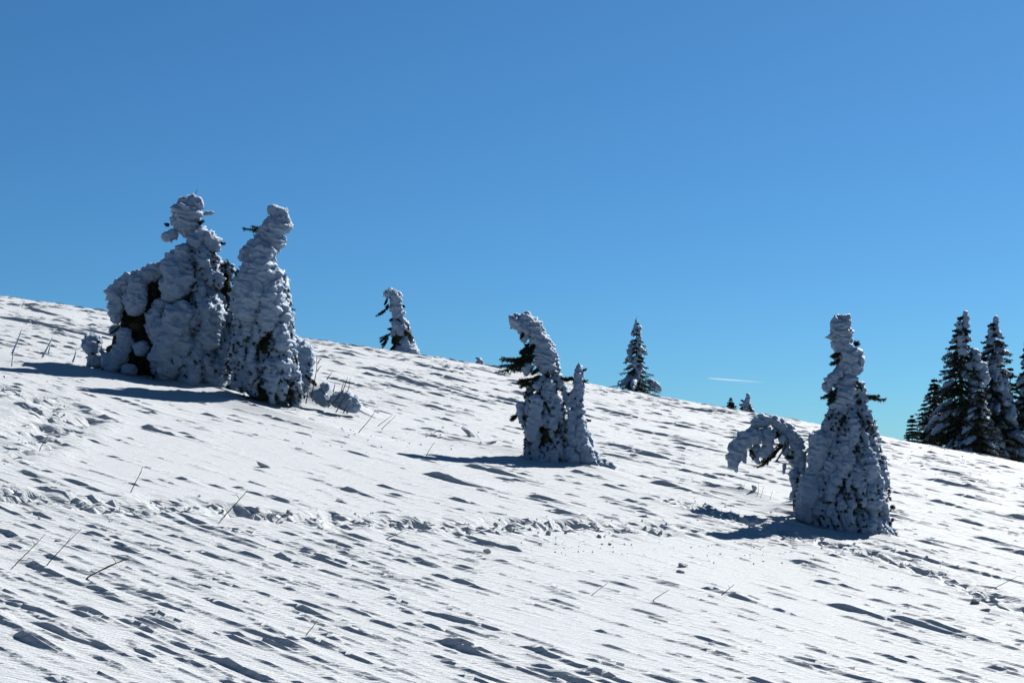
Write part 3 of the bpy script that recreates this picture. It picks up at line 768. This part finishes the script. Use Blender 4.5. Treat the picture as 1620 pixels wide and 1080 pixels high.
# ------------------------------------------------------------------ leaning spruce on the crest and the little ones
zC = ZP(580, 440, 6.75)
yC = 71.0
t = SnowTree('snow_covered_spruce', zC, (430, 850), yC, 'small snowy spruce leaning left alone on the skyline', res=0.05, seed=41)
t.profile([(115, 255, 30), (190, 270, 90), (300, 320, 70), (440, 340, 74), (500, 365, 82), (600, 375, 110), (700, 385, 125), (840, 430, 130), (900, 440, 130)])
t.trunk(150, 900)
t.snow([(185, 190, 0, 28), (225, 165, 0, 46), (275, 165, 0, 52), (310, 215, 0, 62), (315, 280, 0, 66), (320, 340, 0, 66), (335, 400, 0, 64), (345, 450, 0, 66)], 'snow_hood', lump=0.22, ridge=0.3)
t.snow([(330, 470, -0.1, 40), (325, 530, -0.3, 46), (340, 560, -0.3, 24)], lump=0.25)
t.core(430, 880, 0.72)
t.boughs(430, 830, 90, 40, 150, skip=lambda zx, zy, sn: zx < 330 and sn < 0.3 and zy > 560)
t.surface_tufts(450, 840, 40)
for a, b in (((225, 210), (195, 290)), ((240, 280), (205, 340)), ((225, 320), (100, 408)), ((270, 430), (250, 460)), ((270, 540), (230, 545)), ((260, 600), (140, 685)), ((240, 640), (170, 745)), ((300, 600), (280, 700)), ((310, 650), (300, 760)), ((290, 720), (240, 790)), ((390, 290), (405, 310))):
    t.twig(a, b, -0.2, twigs=7, width=0.35, nlen=0.07, nwid=0.015, step=0.03)
t.finish()
yT = 76.0
t = SnowTree('snowy_treelet', zC, (1212, 990), yT, 'tiny snow-capped treelet on the skyline right of the leaning spruce', res=0.05, seed=44)
t.profile([(840, 1203, 12), (880, 1208, 40), (930, 1210, 44), (1000, 1212, 50)])
t.snow([(1203, 845, 0, 14), (1206, 880, 0, 34), (1210, 930, 0, 42), (1214, 990, 0, 46)], 'snow_column', lump=0.3, ridge=0.2)
t.trunk(850, 1000); t.twig((1190, 855), (1165, 850), 0, twigs=3, nlen=0.05, nwid=0.01); t.core(880, 1000, 0.8); t.finish()

# ------------------------------------------------------------------ green-branched spruces
def lump_ball(c, r, seed, sq=(1, 1, 1), lump=0.35):
    n1, n2 = 9, 12
    th = np.linspace(0.02, np.pi - 0.02, n1); ph = np.linspace(0, 2 * np.pi, n2, endpoint=False)
    A, B = np.meshgrid(th, ph, indexing='ij')
    N = np.stack([np.sin(A) * np.cos(B), np.sin(A) * np.sin(B), np.cos(A)], -1).reshape(-1, 3)
    q = N * 1.3 + seed * 1.71
    V = N * np.array(sq) * r * (1 + lump * (2 * np.abs(pn3(q, 1)) - 0.4) + lump * 0.5 * pn3(q * 2.3, 2))[:, None] + c
    idx = np.arange(n1 * n2).reshape(n1, n2); a = idx[:-1]; b = idx[1:]
    return V, np.stack([a.ravel(), b.ravel(), np.roll(b, -1, 1).ravel(), np.roll(a, -1, 1).ravel()], 1)

def spruce(name, u, vtop, vbase, y, hw, label, group=None, seed=1, snow=0.5, lean=0.0, whorls=16, per=7, column=True, leader=True, droop=0.35, nl=1.0):
    rng = np.random.RandomState(seed)
    x = (u - U0) / F * y; top = (V0 - vtop) / F * y
    z0 = ground(x, y, False) - 0.1
    zb = (V0 - vbase) / F * y                      # lowest bough in view
    z0 = min(z0, zb - 0.1)
    org = np.array([x, y, z0]); H = top - z0; R = hw * y / F
    root = empty(name, tuple(org)); tag(root, label, 'tree', group)
    V, Q, T = stick(np.array([[0, 0, 0, 0.018 * H], [lean * 0.3, 0, H * 0.5, 0.011 * H], [lean, 0, H * 0.96, 0.002 * H]]), 8)
    build('trunk', V, [Q, T], M_BARK, root)
    cr = Soup(); sn = Soup()
    for w in range(whorls):
        f = 1 - (1 - (w + 0.3 + 0.5 * rng.rand()) / whorls) ** 1.1           # 0 bottom .. 1 top
        zc = H * (0.03 + 0.93 * f)
        Rw = R * (1 - f) ** 0.8 * (0.62 + 0.6 * rng.rand()) + 0.05 * R
        m = max(4, int(per * (1.25 - 0.6 * f)))
        for i in range(m):
            az = 2 * math.pi * (i + rng.rand() * 0.7) / m + w * 1.1
            L = Rw * (0.5 + 0.75 * rng.rand())
            dr = np.array([math.cos(az), math.sin(az), 0])
            a = np.array([lean * f, 0, zc]); b = a + dr * L + np.array([0, 0, -droop * L * (0.6 + 0.8 * rng.rand())])
            k = (0.5 + 0.5 * H / 10) * nl
            spray(cr, a, b, rng, width=0.42, nlen=0.11 * k, nwid=0.028 * k, step=max(0.06 * k, L / 16), twigs=6, sag=-0.05 if droop < 0.3 else 0.08)
            if rng.rand() < snow * 0.45 and L > 0.12 * R:
                g0 = 0.15 + 0.35 * rng.rand(); g1 = g0 + 0.3 + 0.4 * rng.rand()
                rb = (0.035 + 0.055 * rng.rand()) * H ** 0.5 * (0.5 + 0.5 * L / R)
                pp = []
                for g in (g0, 0.5 * (g0 + g1), g1):
                    c = a + (b - a) * min(g, 1.05) + np.array([0, -0.3 * rb, 0.35 * rb - (0.25 * L * max(g - 0.6, 0))])
                    pp.append(np.append(c, rb * (1.15 - 0.5 * abs(g - 0.5 * (g0 + g1)) / (g1 - g0))))
                pp[-1][3] *= 0.6; pp[-1][2] -= rb * 0.8
                Vb, Qb, Tb = tube(np.array(pp), max(0.06, rb * 0.45), 0.4, 0.2, seed + w * 7 + i, nmin=7, fine=0.2); sn.add(Vb, Qb, Tb)
    cr.build('crown', M_NEEDLE, root, np.zeros(3))
    if column:
        n = 9
        for i in range(n):
            f0 = 0.25 + 0.72 * i / n; f1 = f0 + 0.13
            sx = 0.12 * R * (1 - f0) + 0.3 * R * (1 - f0) * rng.randn() + 0.03 * R * rng.randn()
            pts = []
            for g in (0, 0.5, 1):
                f = f1 + (f0 - f1) * g; rr = R * (0.045 + 0.11 * (1 - f) * (0.8 + 0.5 * rng.rand()))
                pts.append([lean * f + sx, -R * (1 - f) * 0.55 * (0.3 + 0.7 * g), H * min(f, 1.0) - rr * 0.4, rr])
            Vt, Qt, Tt = tube(np.array(pts), 0.10, 0.3, 0.2, seed * 3 + i); build('snow_bough', Vt, [Qt, Tt], M_SHADED_RIME, root)
    s = sn.build('snow_cover', M_SHADED_RIME, root, np.zeros(3))
    if s: s['kind'] = 'stuff'
    if leader:
        V, Q, T = stick(np.array([[lean, 0, H * 0.97, 0.02], [lean, 0, H * 1.02, 0.006]]), 5); build('leader_twig', V, [Q, T], M_BARK, root)
    return root

spruce('lone_spruce', 1007, 503, 632, 78.0, 42, 'lone pointed dark spruce with a snowy stem standing on the skyline', seed=51, snow=0.6, whorls=18, per=9, nl=0.8)
spruce('small_spruce', 1156, 628, 652, 80.0, 14, 'little dark green spruce tip on the skyline beside a white snowy one', seed=53, snow=0.1, whorls=10, per=8, column=False, leader=False, nl=1.0)
zK = ZP(950, 480, 5.4)
t = SnowTree('snowy_treelet', zK, (1265, 950), 79.0, 'little white snow-plastered treelet on the skyline beside the dark spruce tip', res=0.05, seed=55)
t.profile([(755, 1258, 16), (800, 1262, 18), (850, 1248, 32), (900, 1250, 55), (960, 1265, 66), (1000, 1270, 66)])
t.snow([(1255, 765, 0, 18), (1262, 800, 0, 18), (1252, 840, 0, 26), (1245, 880, 0, 38), (1250, 930, 0, 48)], 'snow_column', lump=0.3, ridge=0.2)
t.snow([(1275, 870, 0, 18), (1290, 920, 0, 22), (1305, 960, 0, 20)], lump=0.3)
t.trunk(770, 990); t.core(850, 1000, 0.7)
for a, b in (((1225, 830), (1200, 825)), ((1220, 860), (1185, 860)), ((1215, 880), (1190, 900))): t.twig(a, b, 0, twigs=4, nlen=0.06, nwid=0.012)
t.finish()

G = 'spruce grove beyond the crest'
spruce('tall_spruce', 1520, 489, 715, 96.0, 96, 'tallest dark spruce of the grove with snow clumps, its knobbed tip highest', G, seed=61, snow=0.5, whorls=27, per=14, leader=False)
spruce('tall_spruce', 1571, 497, 730, 98.0, 84, 'tall spruce with heavy white snow tongues, right of the tallest in the grove', G, seed=62, snow=0.95, whorls=27, per=14, leader=False)
spruce('tall_spruce', 1628, 522, 740, 99.0, 62, 'spruce of the grove cut off by the right edge of the picture', G, seed=63, snow=0.7, whorls=27, per=14, leader=False)
spruce('tall_spruce', 1478, 590, 705, 101.0, 66, 'shorter dark spruce filling the left flank of the grove', G, seed=64, snow=0.3, whorls=22, per=13, column=False, leader=False)
spruce('small_spruce', 1443, 653, 703, 97.0, 30, 'small dark spruce at the left end of the grove', G, seed=65, snow=0.05, whorls=17, per=10, column=False, leader=False, droop=0.1, nl=1.1)
spruce('tall_spruce', 1550, 600, 722, 93.0, 56, 'low broad spruce in front between the two tall ones of the grove', G, seed=66, snow=0.7, whorls=16, per=13, column=False, leader=False)


# ------------------------------------------------------------------ snow-buried bush at the right foot of the pair
zB = ZP(470, 560, 7.713)
_, yB = ray_hit(*zB.uv(560, 750))
t = SnowTree('snow_buried_bush', zB, (560, 730), yB, 'low bush buried in snow with bare stems sticking out, right of the big pair', res=0.022, seed=71)
t.root['category'] = 'bush'
t.profile([(300, 560, 100), (800, 560, 180)])
t.snow([(420, 560, 0.1, 70), (520, 560, 0, 110), (620, 590, -0.05, 120), (690, 650, 0, 100), (720, 720, 0, 70)], 'snow_mound', lump=0.16)
t.snow([(640, 520, 0, 60), (700, 580, 0, 60), (735, 640, 0, 40)], 'snow_mound', lump=0.25)
t.snow([(280, 420, 0.1, 60), (340, 390, 0.1, 70), (395, 385, 0.1, 34)], 'snow_mound', lump=0.25)
t.snow([(180, 560, 0.15, 70), (230, 500, 0.15, 90), (300, 540, 0.1, 80), (380, 620, 0.05, 60)], 'snow_mound', lump=0.1, ridge=0.05)
for P in ([(215, 540), (250, 330), (275, 180), (270, 50)], [(285, 140), (305, 100), (330, 70)], [(280, 230), (300, 195), (330, 160)], [(148, 620), (175, 480), (165, 350)], [(410, 665), (580, 490), (625, 360), (645, 300)],
          [(575, 500), (585, 420), (610, 350)], [(508, 725), (600, 560), (655, 460), (675, 310)], [(598, 730), (640, 640), (700, 560)], [(478, 480), (490, 420), (497, 370)], [(395, 330), (425, 280), (460, 235)], [(500, 610), (600, 600)]):
    pts = np.array([np.append(t.P(a, b, -0.42 if b > 380 else -0.36), 0.011 - 0.007 * i / (len(P) - 1)) for i, (a, b) in enumerate(P)])
    V, Q, T = stick(resample(pts, 8), 5); build('stem', V - t.org, [Q, T], M_STALK, t.root)
t.finish()

# ------------------------------------------------------------------ dry stalks
def stalk(b, tip, label, thick=1.0, mat=None, bend=0.06, knots=0, name='dry_stalk', group='dry stalks poking out of the snow'):
    x, y = ray_hit(*b); z = ground(x, y)
    rs = np.random.RandomState(int(b[0] * 7 + b[1]))
    k = y / F; r = max(0.0028, 0.62 * k) * thick
    du, dv = tip[0] - b[0], tip[1] - b[1]
    P = []
    n = 7
    for i in range(n):
        f = i / (n - 1) * 1.1 - 0.1
        w = bend * math.sin(math.pi * f) * math.hypot(du, dv) + 0.35 * rs.randn()
        P.append([(du * f + w * 0.7) * k, 0.10 * f * k * abs(dv), (-dv * f + w * 0.5) * k - (0.02 if i == 0 else 0), r * (1.15 - 0.65 * max(f, 0)) * (1.7 if knots and i in (3, 5) else 1)])
    P = np.array(P)
    V, Q, T = stick(resample(P, 14), 5)
    if thick >= 1.1 and mat is None:      # a side shoot
        g = P[4]; e = g[:3] + np.array([rs.choice([-1, 1]) * 0.10 * math.hypot(du, dv) * k, 0.0, 0.16 * math.hypot(du, dv) * k])
        V2, Q2, T2 = stick(np.array([g * [1, 1, 1, 0.7], np.append(0.5 * (g[:3] + e) + [0.01 * du * k, 0, 0], r * 0.5), np.append(e, r * 0.25)]), 5)
        Q = np.vstack([Q, Q2 + len(V)]); T = np.vstack([T, T2 + len(V)]); V = np.vstack([V, V2])
    o = build(name, V, [Q, T], mat or M_STALK, None, (x, y, z))
    return tag(o, label, 'stalk', group)

STALKS = [
 ((22, 895), (70, 845), 'outermost of the three long dark stalks in the lower left foreground', 1.3, 0),
 ((73, 899), (127, 841), 'middle of the three long dark stalks in the lower left foreground', 1.3, 0),
 ((136, 917), (203, 886), 'thick knotted stalk slanting low, innermost of the three in the lower left foreground', 1.8, 2),
 ((206, 781), (225, 740), 'short upright stalk above the churned track, left of the smooth snow', 1.1, 0),
 ((353, 823), (391, 780), 'long dark stalk leaning right out of the churned track lumps', 1.4, 0),
 ((436, 828), (460, 807), 'short stalk across a pale lump at the end of the left track', 1.1, 0),
 ((484, 1006), (503, 981), 'lone short stalk low in the foreground below the track', 1.1, 0),
 ((610, 853), (636, 842), 'low slanting stalk just under the broken crust slabs', 1.2, 0),
 ((812, 826), (834, 811), 'short stalk above the broken crust in the middle of the track', 1.1, 0),
 ((935, 942), (962, 922), 'short slanted stalk in the foreground, left one of a spaced pair', 0.9, 0),
 ((1033, 951), (1060, 934), 'short slanted stalk in the foreground, right one of a spaced pair', 0.9, 0),
 ((1141, 942), (1162, 925), 'small stalk at the head of a dark drift below the arched sapling', 1.1, 0),
 ((1573, 934), (1609, 916), 'thin slanting stalk near the right edge of the picture', 0.9, 0),
 ((672, 727), (685, 702), 'small stalk standing on smooth snow left of the hooded spruce', 1.0, 0),
 ((567, 686), (592, 654), 'stalk leaning right just below the snow-buried bush', 1.0, 0),
 ((597, 674), (620, 657), 'upper of two close parallel stalks right of the buried bush', 0.8, 0),
 ((603, 679), (626, 657), 'lower of two close parallel stalks right of the buried bush', 0.8, 0),
 ((62, 717), (75, 693), 'small stalk by a pale snow clod at the left edge', 1.0, 0),
 ((34, 487), (38, 477), 'tiny stalk high on the slope at the far left', 0.7, 0),
 ((18, 583), (19, 556), 'dark stalk below a frosted one at the left edge', 1.1, 0),
 ((1169, 788), (1172, 776), 'first of five fine stalks under the arched sapling, counted from the left', 0.45, 0),
 ((1175, 789), (1180, 777), 'second of five fine stalks under the arched sapling, counted from the left', 0.45, 0),
 ((1198, 795), (1200, 774), 'third and tallest of five fine stalks under the arched sapling', 0.5, 0),
 ((1203, 797), (1208, 779), 'fourth of five fine stalks under the arched sapling, counted from the left', 0.5, 0),
 ((1218, 800), (1222, 787), 'fifth of five fine stalks under the arched sapling, counted from the left', 0.45, 0)]
for i, (b, tp, lb, th, kn) in enumerate(STALKS): stalk(b, tp, lb, th, None, (0.05, -0.08, 0.1, 0.03)[i % 4], kn)
for b, tp, lb, th in (((19, 563), (33, 524), 'tall frosted white stalk at the left edge above the shadow', 2.4), ((67, 568), (82, 536), 'frosted white stalk left of the ball-shaped sapling, longer of two', 2.4),
                      ((76, 562), (79, 546), 'short frosted stalk tucked against the longer frosted one', 2.0), ((115, 574), (120, 555), 'stubby frosted stalk nearest the ball-shaped sapling', 2.6)):
    stalk(b, tp, lb, th, M_SHADED_RIME, 0.04, 0, 'frosted_stalk', 'frosted stalks by the big pair')

# ------------------------------------------------------------------ broken snow: lumps as things, crumbs as stuff
def hull_mesh(seed, sq=(1, 0.85, 0.65), n=15):
    rs = np.random.RandomState(seed); bm = bmesh.new()
    for p in rs.randn(n, 3):
        p = p / np.linalg.norm(p) * (0.75 + 0.35 * rs.rand()); bm.verts.new((p[0] * sq[0], p[1] * sq[1], p[2] * sq[2]))
    r = bmesh.ops.convex_hull(bm, input=bm.verts)
    bmesh.ops.delete(bm, geom=[g for g in r['geom_interior'] if isinstance(g, bmesh.types.BMVert)], context='VERTS')
    bmesh.ops.bevel(bm, geom=bm.edges[:], offset=0.07, segments=1, affect='EDGES', clamp_overlap=True)
    bmesh.ops.triangulate(bm, faces=bm.faces[:])
    me = bpy.data.meshes.new('snow_lump'); bm.to_mesh(me); bm.free(); me.materials.append(M_LOOSE)
    return me
HULLS = [hull_mesh(100 + i) for i in range(9)]
def lump(u, v, size, k, label, group, name='snow_lump', sq=(1, 1, 1), rz=None, sink=0.25, cat='snow lump'):
    x, y = ray_hit(u, v); r = 0.5 * size * y / F
    o = bpy.data.objects.new(name, HULLS[k % len(HULLS)]); COL.objects.link(o)
    rs = np.random.RandomState(k * 3 + 1)
    o.scale = (r * sq[0], r * sq[1], r * sq[2]); o.rotation_euler = (0.5 * rs.randn(), 0.4 * rs.randn(), rs.rand() * 6.28 if rz is None else rz)
    o.location = (x, y, ground(x, y) + r * sq[2] * (0.65 - sink))
    return tag(o, label, cat, group)

k = 0
ORD = 'first second third fourth fifth sixth seventh eighth ninth tenth eleventh twelfth thirteenth fourteenth fifteenth sixteenth seventeenth eighteenth nineteenth twentieth twenty-first'.split()
LT = '%s small snow lump from the left in the left stretch of the churned track'
for i, (u, v, sz) in enumerate(sorted(((330, 801, 9), (352, 806, 8), (372, 811, 17), (392, 814, 15), (408, 809, 10), (433, 819, 12), (458, 813, 17), (345, 815, 8), (420, 823, 9), (60, 803, 9), (95, 799, 10), (130, 803, 9), (190, 806, 8), (246, 811, 8), (300, 806, 8)))):
    k += 1; lump(u, v, sz, k, LT % ORD[i], 'lumps in the left track')
MT = '%s broken crust lump from the left in the middle stretch of the churned track'
for i, (u, v, sz) in enumerate(sorted(((575, 834, 14), (620, 833, 17), (640, 838, 10), (675, 836, 14), (700, 839, 12), (742, 849, 15), (722, 836, 9), (785, 834, 12), (806, 838, 16), (822, 842, 12), (838, 839, 13), (868, 848, 12), (912, 833, 12), (938, 836, 16), (948, 851, 11), (965, 862, 9), (985, 841, 10), (1020, 836, 12), (1045, 842, 10), (855, 862, 8), (895, 846, 8)))):
    k += 1; lump(u, v, sz, k, MT % ORD[i], 'lumps in the middle track')
RT = '%s snow lump from the left in the trodden line below the tall column spruce'
for i, (u, v, sz) in enumerate(sorted(((1190, 832, 18), (1212, 834, 16), (1234, 841, 13), (1258, 848, 12), (1275, 852, 10), (1300, 858, 13), (1330, 866, 12), (1345, 870, 10), (1378, 872, 10), (1160, 824, 12), (1315, 863, 8), (1240, 856, 8)))):
    k += 1; lump(u, v, sz, k, RT % ORD[i], 'lumps in the right track')
SOLO = [
 (770, 875, 16, 'three-cornered snow clod alone just below the middle of the track', (1, .8, .9)), (1080, 897, 22, 'knobbly double snow clod below the arched sapling', (1.1, .8, .7)), (1076, 906, 15, 'lower half of the knobbly double snow clod', (1.2, .8, .6)),
 (1192, 792, 18, 'dark boulder-like snow block among fine stalks under the arched sapling', (.9, .8, 1.0)), (415, 739, 30, 'wind-carved snow fin on the smooth snow below the big pair', (1.3, .5, .45)),
 (742, 691, 32, 'large broken snow slab standing on edge left of the hooded spruce', (1.3, .6, .55)), (776, 706, 18, 'pale snow stub beside the standing slab', (1.4, .5, .5)),
 (48, 721, 24, 'pale pointed snow clod near the left edge', (1.2, .7, .6)), (70, 700, 26, 'rounded snow clod above the pale pointed one', (1.3, .8, .5)), (64, 655, 14, 'upright snow nub in the trodden patch at the left', (.7, .7, 1)),
 (1544, 955, 26, 'lumpy snow clod near the right edge above a dark drift', (1.2, .8, .7)), (1558, 966, 18, 'smaller clod under the lumpy one near the right edge', (1.3, .8, .5)),
 (1457, 738, 10, 'small snow knob alone high on the bright slope right of the column spruce', (1.3, 1, .6)), (1617, 771, 9, 'small snow knob at the right edge of the bright slope', (1, 1, .9)),
 (1435, 877, 8, 'lone snow ball right of the trodden line', (1.1, 1, .8)), (1466, 887, 7, 'second lone snow ball farther right of the trodden line', (1, 1, .8)),
 (62, 822, 7, 'tiny dark snow ball under the left end of the track', (1, 1, 1)), (92, 857, 12, 'dark snow knob between two long foreground stalks', (1.2, .8, .7)), (716, 875, 0, '', None)]
for u, v, sz, lb, sq in SOLO:
    if not lb: continue
    k += 1; lump(u, v, sz, k, lb, None, 'snow_clod', sq, rz=0.4 * (k % 3), cat='snow clod')

def crumbs():
    rs = np.random.RandomState(3); so = Soup()
    oct_v = np.array([[1, 0, 0], [-1, 0, 0], [0, 1, 0], [0, -1, 0], [0, 0, 1], [0, 0, -1]], float)
    oct_f = np.array([[0, 2, 4], [2, 1, 4], [1, 3, 4], [3, 0, 4], [2, 0, 5], [1, 2, 5], [3, 1, 5], [0, 3, 5]])
    pts = []
    def line(T, n, spread, lo=2, hi=7):
        for _ in range(n):
            i = rs.randint(len(T) - 1); f = rs.rand(); u = T[i][0] + f * (T[i + 1][0] - T[i][0]); v = T[i][1] + f * (T[i + 1][1] - T[i][1]) + spread * rs.randn()
            if -20 < u < 1640: pts.append((u, v, lo + (hi - lo) * rs.rand() ** 2))
    line(TRACK_A, 280, 8, 2, 6); line(TRACK_B, 200, 8, 2, 6); line(TRACK_C, 160, 14, 2, 6)
    for cu, cv, su, sv, n in ((900, 858, 40, 8, 40), (960, 866, 50, 8, 30), (1120, 872, 60, 14, 45), (1400, 880, 60, 16, 30), (620, 690, 60, 14, 40), (740, 700, 30, 8, 30), (540, 690, 60, 10, 30), (1500, 720, 60, 18, 60), (1250, 870, 60, 12, 40)):
        for _ in range(n): pts.append((cu + su * rs.randn(), cv + sv * rs.randn(), 1.5 + 3 * rs.rand() ** 2))
    P = []
    for u, v, sz in pts:
        x, y = ray_hit(u, v)
        if y < 70: P.append((x, y, 0.5 * sz * y / F))
    P = np.array(P); z = slope_h(P[:, 0], P[:, 1])
    for (x, y, r), zz in zip(P, z):
        V = oct_v * r * (0.7 + 0.6 * rs.rand(6, 1)); V[:, 2] *= 0.8
        a = rs.rand() * 6.28; c, s_ = math.cos(a), math.sin(a)
        V = np.stack([V[:, 0] * c - V[:, 1] * s_, V[:, 0] * s_ + V[:, 1] * c, V[:, 2]], 1)
        so.add(V + [x, y, zz + 0.3 * r], None, oct_f)
    o = so.build('snow_crumbs', M_LOOSE, None, np.zeros(3), smooth=False)
    tag(o, 'scattered crumbs of broken snow crust along the trodden lines', 'snow crumbs', kind='stuff')
crumbs()

# ------------------------------------------------------------------ contrail, 60 km away
def contrail():
    m = bpy.data.materials.new('ice_trail'); m.use_nodes = True; nt = m.node_tree; nt.nodes.clear()
    N, Lk = nt.nodes.new, nt.links.new
    out = N('ShaderNodeOutputMaterial'); mix = N('ShaderNodeMixShader'); tr = N('ShaderNodeBsdfTransparent'); add = N('ShaderNodeMixShader')
    d = N('ShaderNodeBsdfDiffuse'); d.inputs[0].default_value = (0.8, 0.8, 0.8, 1); tl = N('ShaderNodeBsdfTranslucent'); tl.inputs[0].default_value = (0.8, 0.8, 0.8, 1)
    add.inputs[0].default_value = 0.5; Lk(d.outputs[0], add.inputs[1]); Lk(tl.outputs[0], add.inputs[2])
    tc = N('ShaderNodeTexCoord'); sx = N('ShaderNodeSeparateXYZ'); Lk(tc.outputs['Generated'], sx.inputs[0])
    rp = N('ShaderNodeValToRGB'); e = rp.color_ramp.elements
    e[0].position = 0.0; e[0].color = (0.2, 0.2, 0.2, 1); e[1].position = 1.0; e[1].color = (0, 0, 0, 1)
    q = e.new(0.12); q.color = (0.36, 0.36, 0.36, 1); q = e.new(0.5); q.color = (0.2, 0.2, 0.2, 1)
    Lk(sx.outputs[0], rp.inputs[0]); Lk(rp.outputs[0], mix.inputs[0]); Lk(tr.outputs[0], mix.inputs[1]); Lk(add.outputs[0], mix.inputs[2]); Lk(mix.outputs[0], out.inputs[0])
    Y = 60000.0; a = PX(1119, 598, Y); b = PX(1212, 605, Y)
    P = np.array([np.append((a + (b - a) * f) - a, r * Y / F) for f, r in ((0, 0.35), (0.15, 0.9), (0.5, 1.3), (1.0, 1.3))])
    V, Q, T = stick(resample(P, 24), 10)
    o = build('contrail', V, [Q, T], m, None, tuple(a)); tag(o, 'short thin white contrail low in the blue sky above the ridge', 'contrail')
contrail()
spruce('tall_spruce', 1546, 560, 722, 104.0, 60, 'dark spruce half hidden behind the notch between the two tall grove tops', G, seed=67, snow=0.3, whorls=20, per=12, column=False, leader=False)
spruce('tall_spruce', 1598, 572, 735, 103.0, 56, 'dark spruce half hidden behind the gap left of the picture-edge grove tree', G, seed=68, snow=0.4, whorls=19, per=12, column=False, leader=False)
spruce('tall_spruce', 1462, 632, 705, 99.0, 40, 'low dark spruce just right of the smallest one in the grove', G, seed=69, snow=0.2, whorls=15, per=12, column=False, leader=False, droop=0.25)
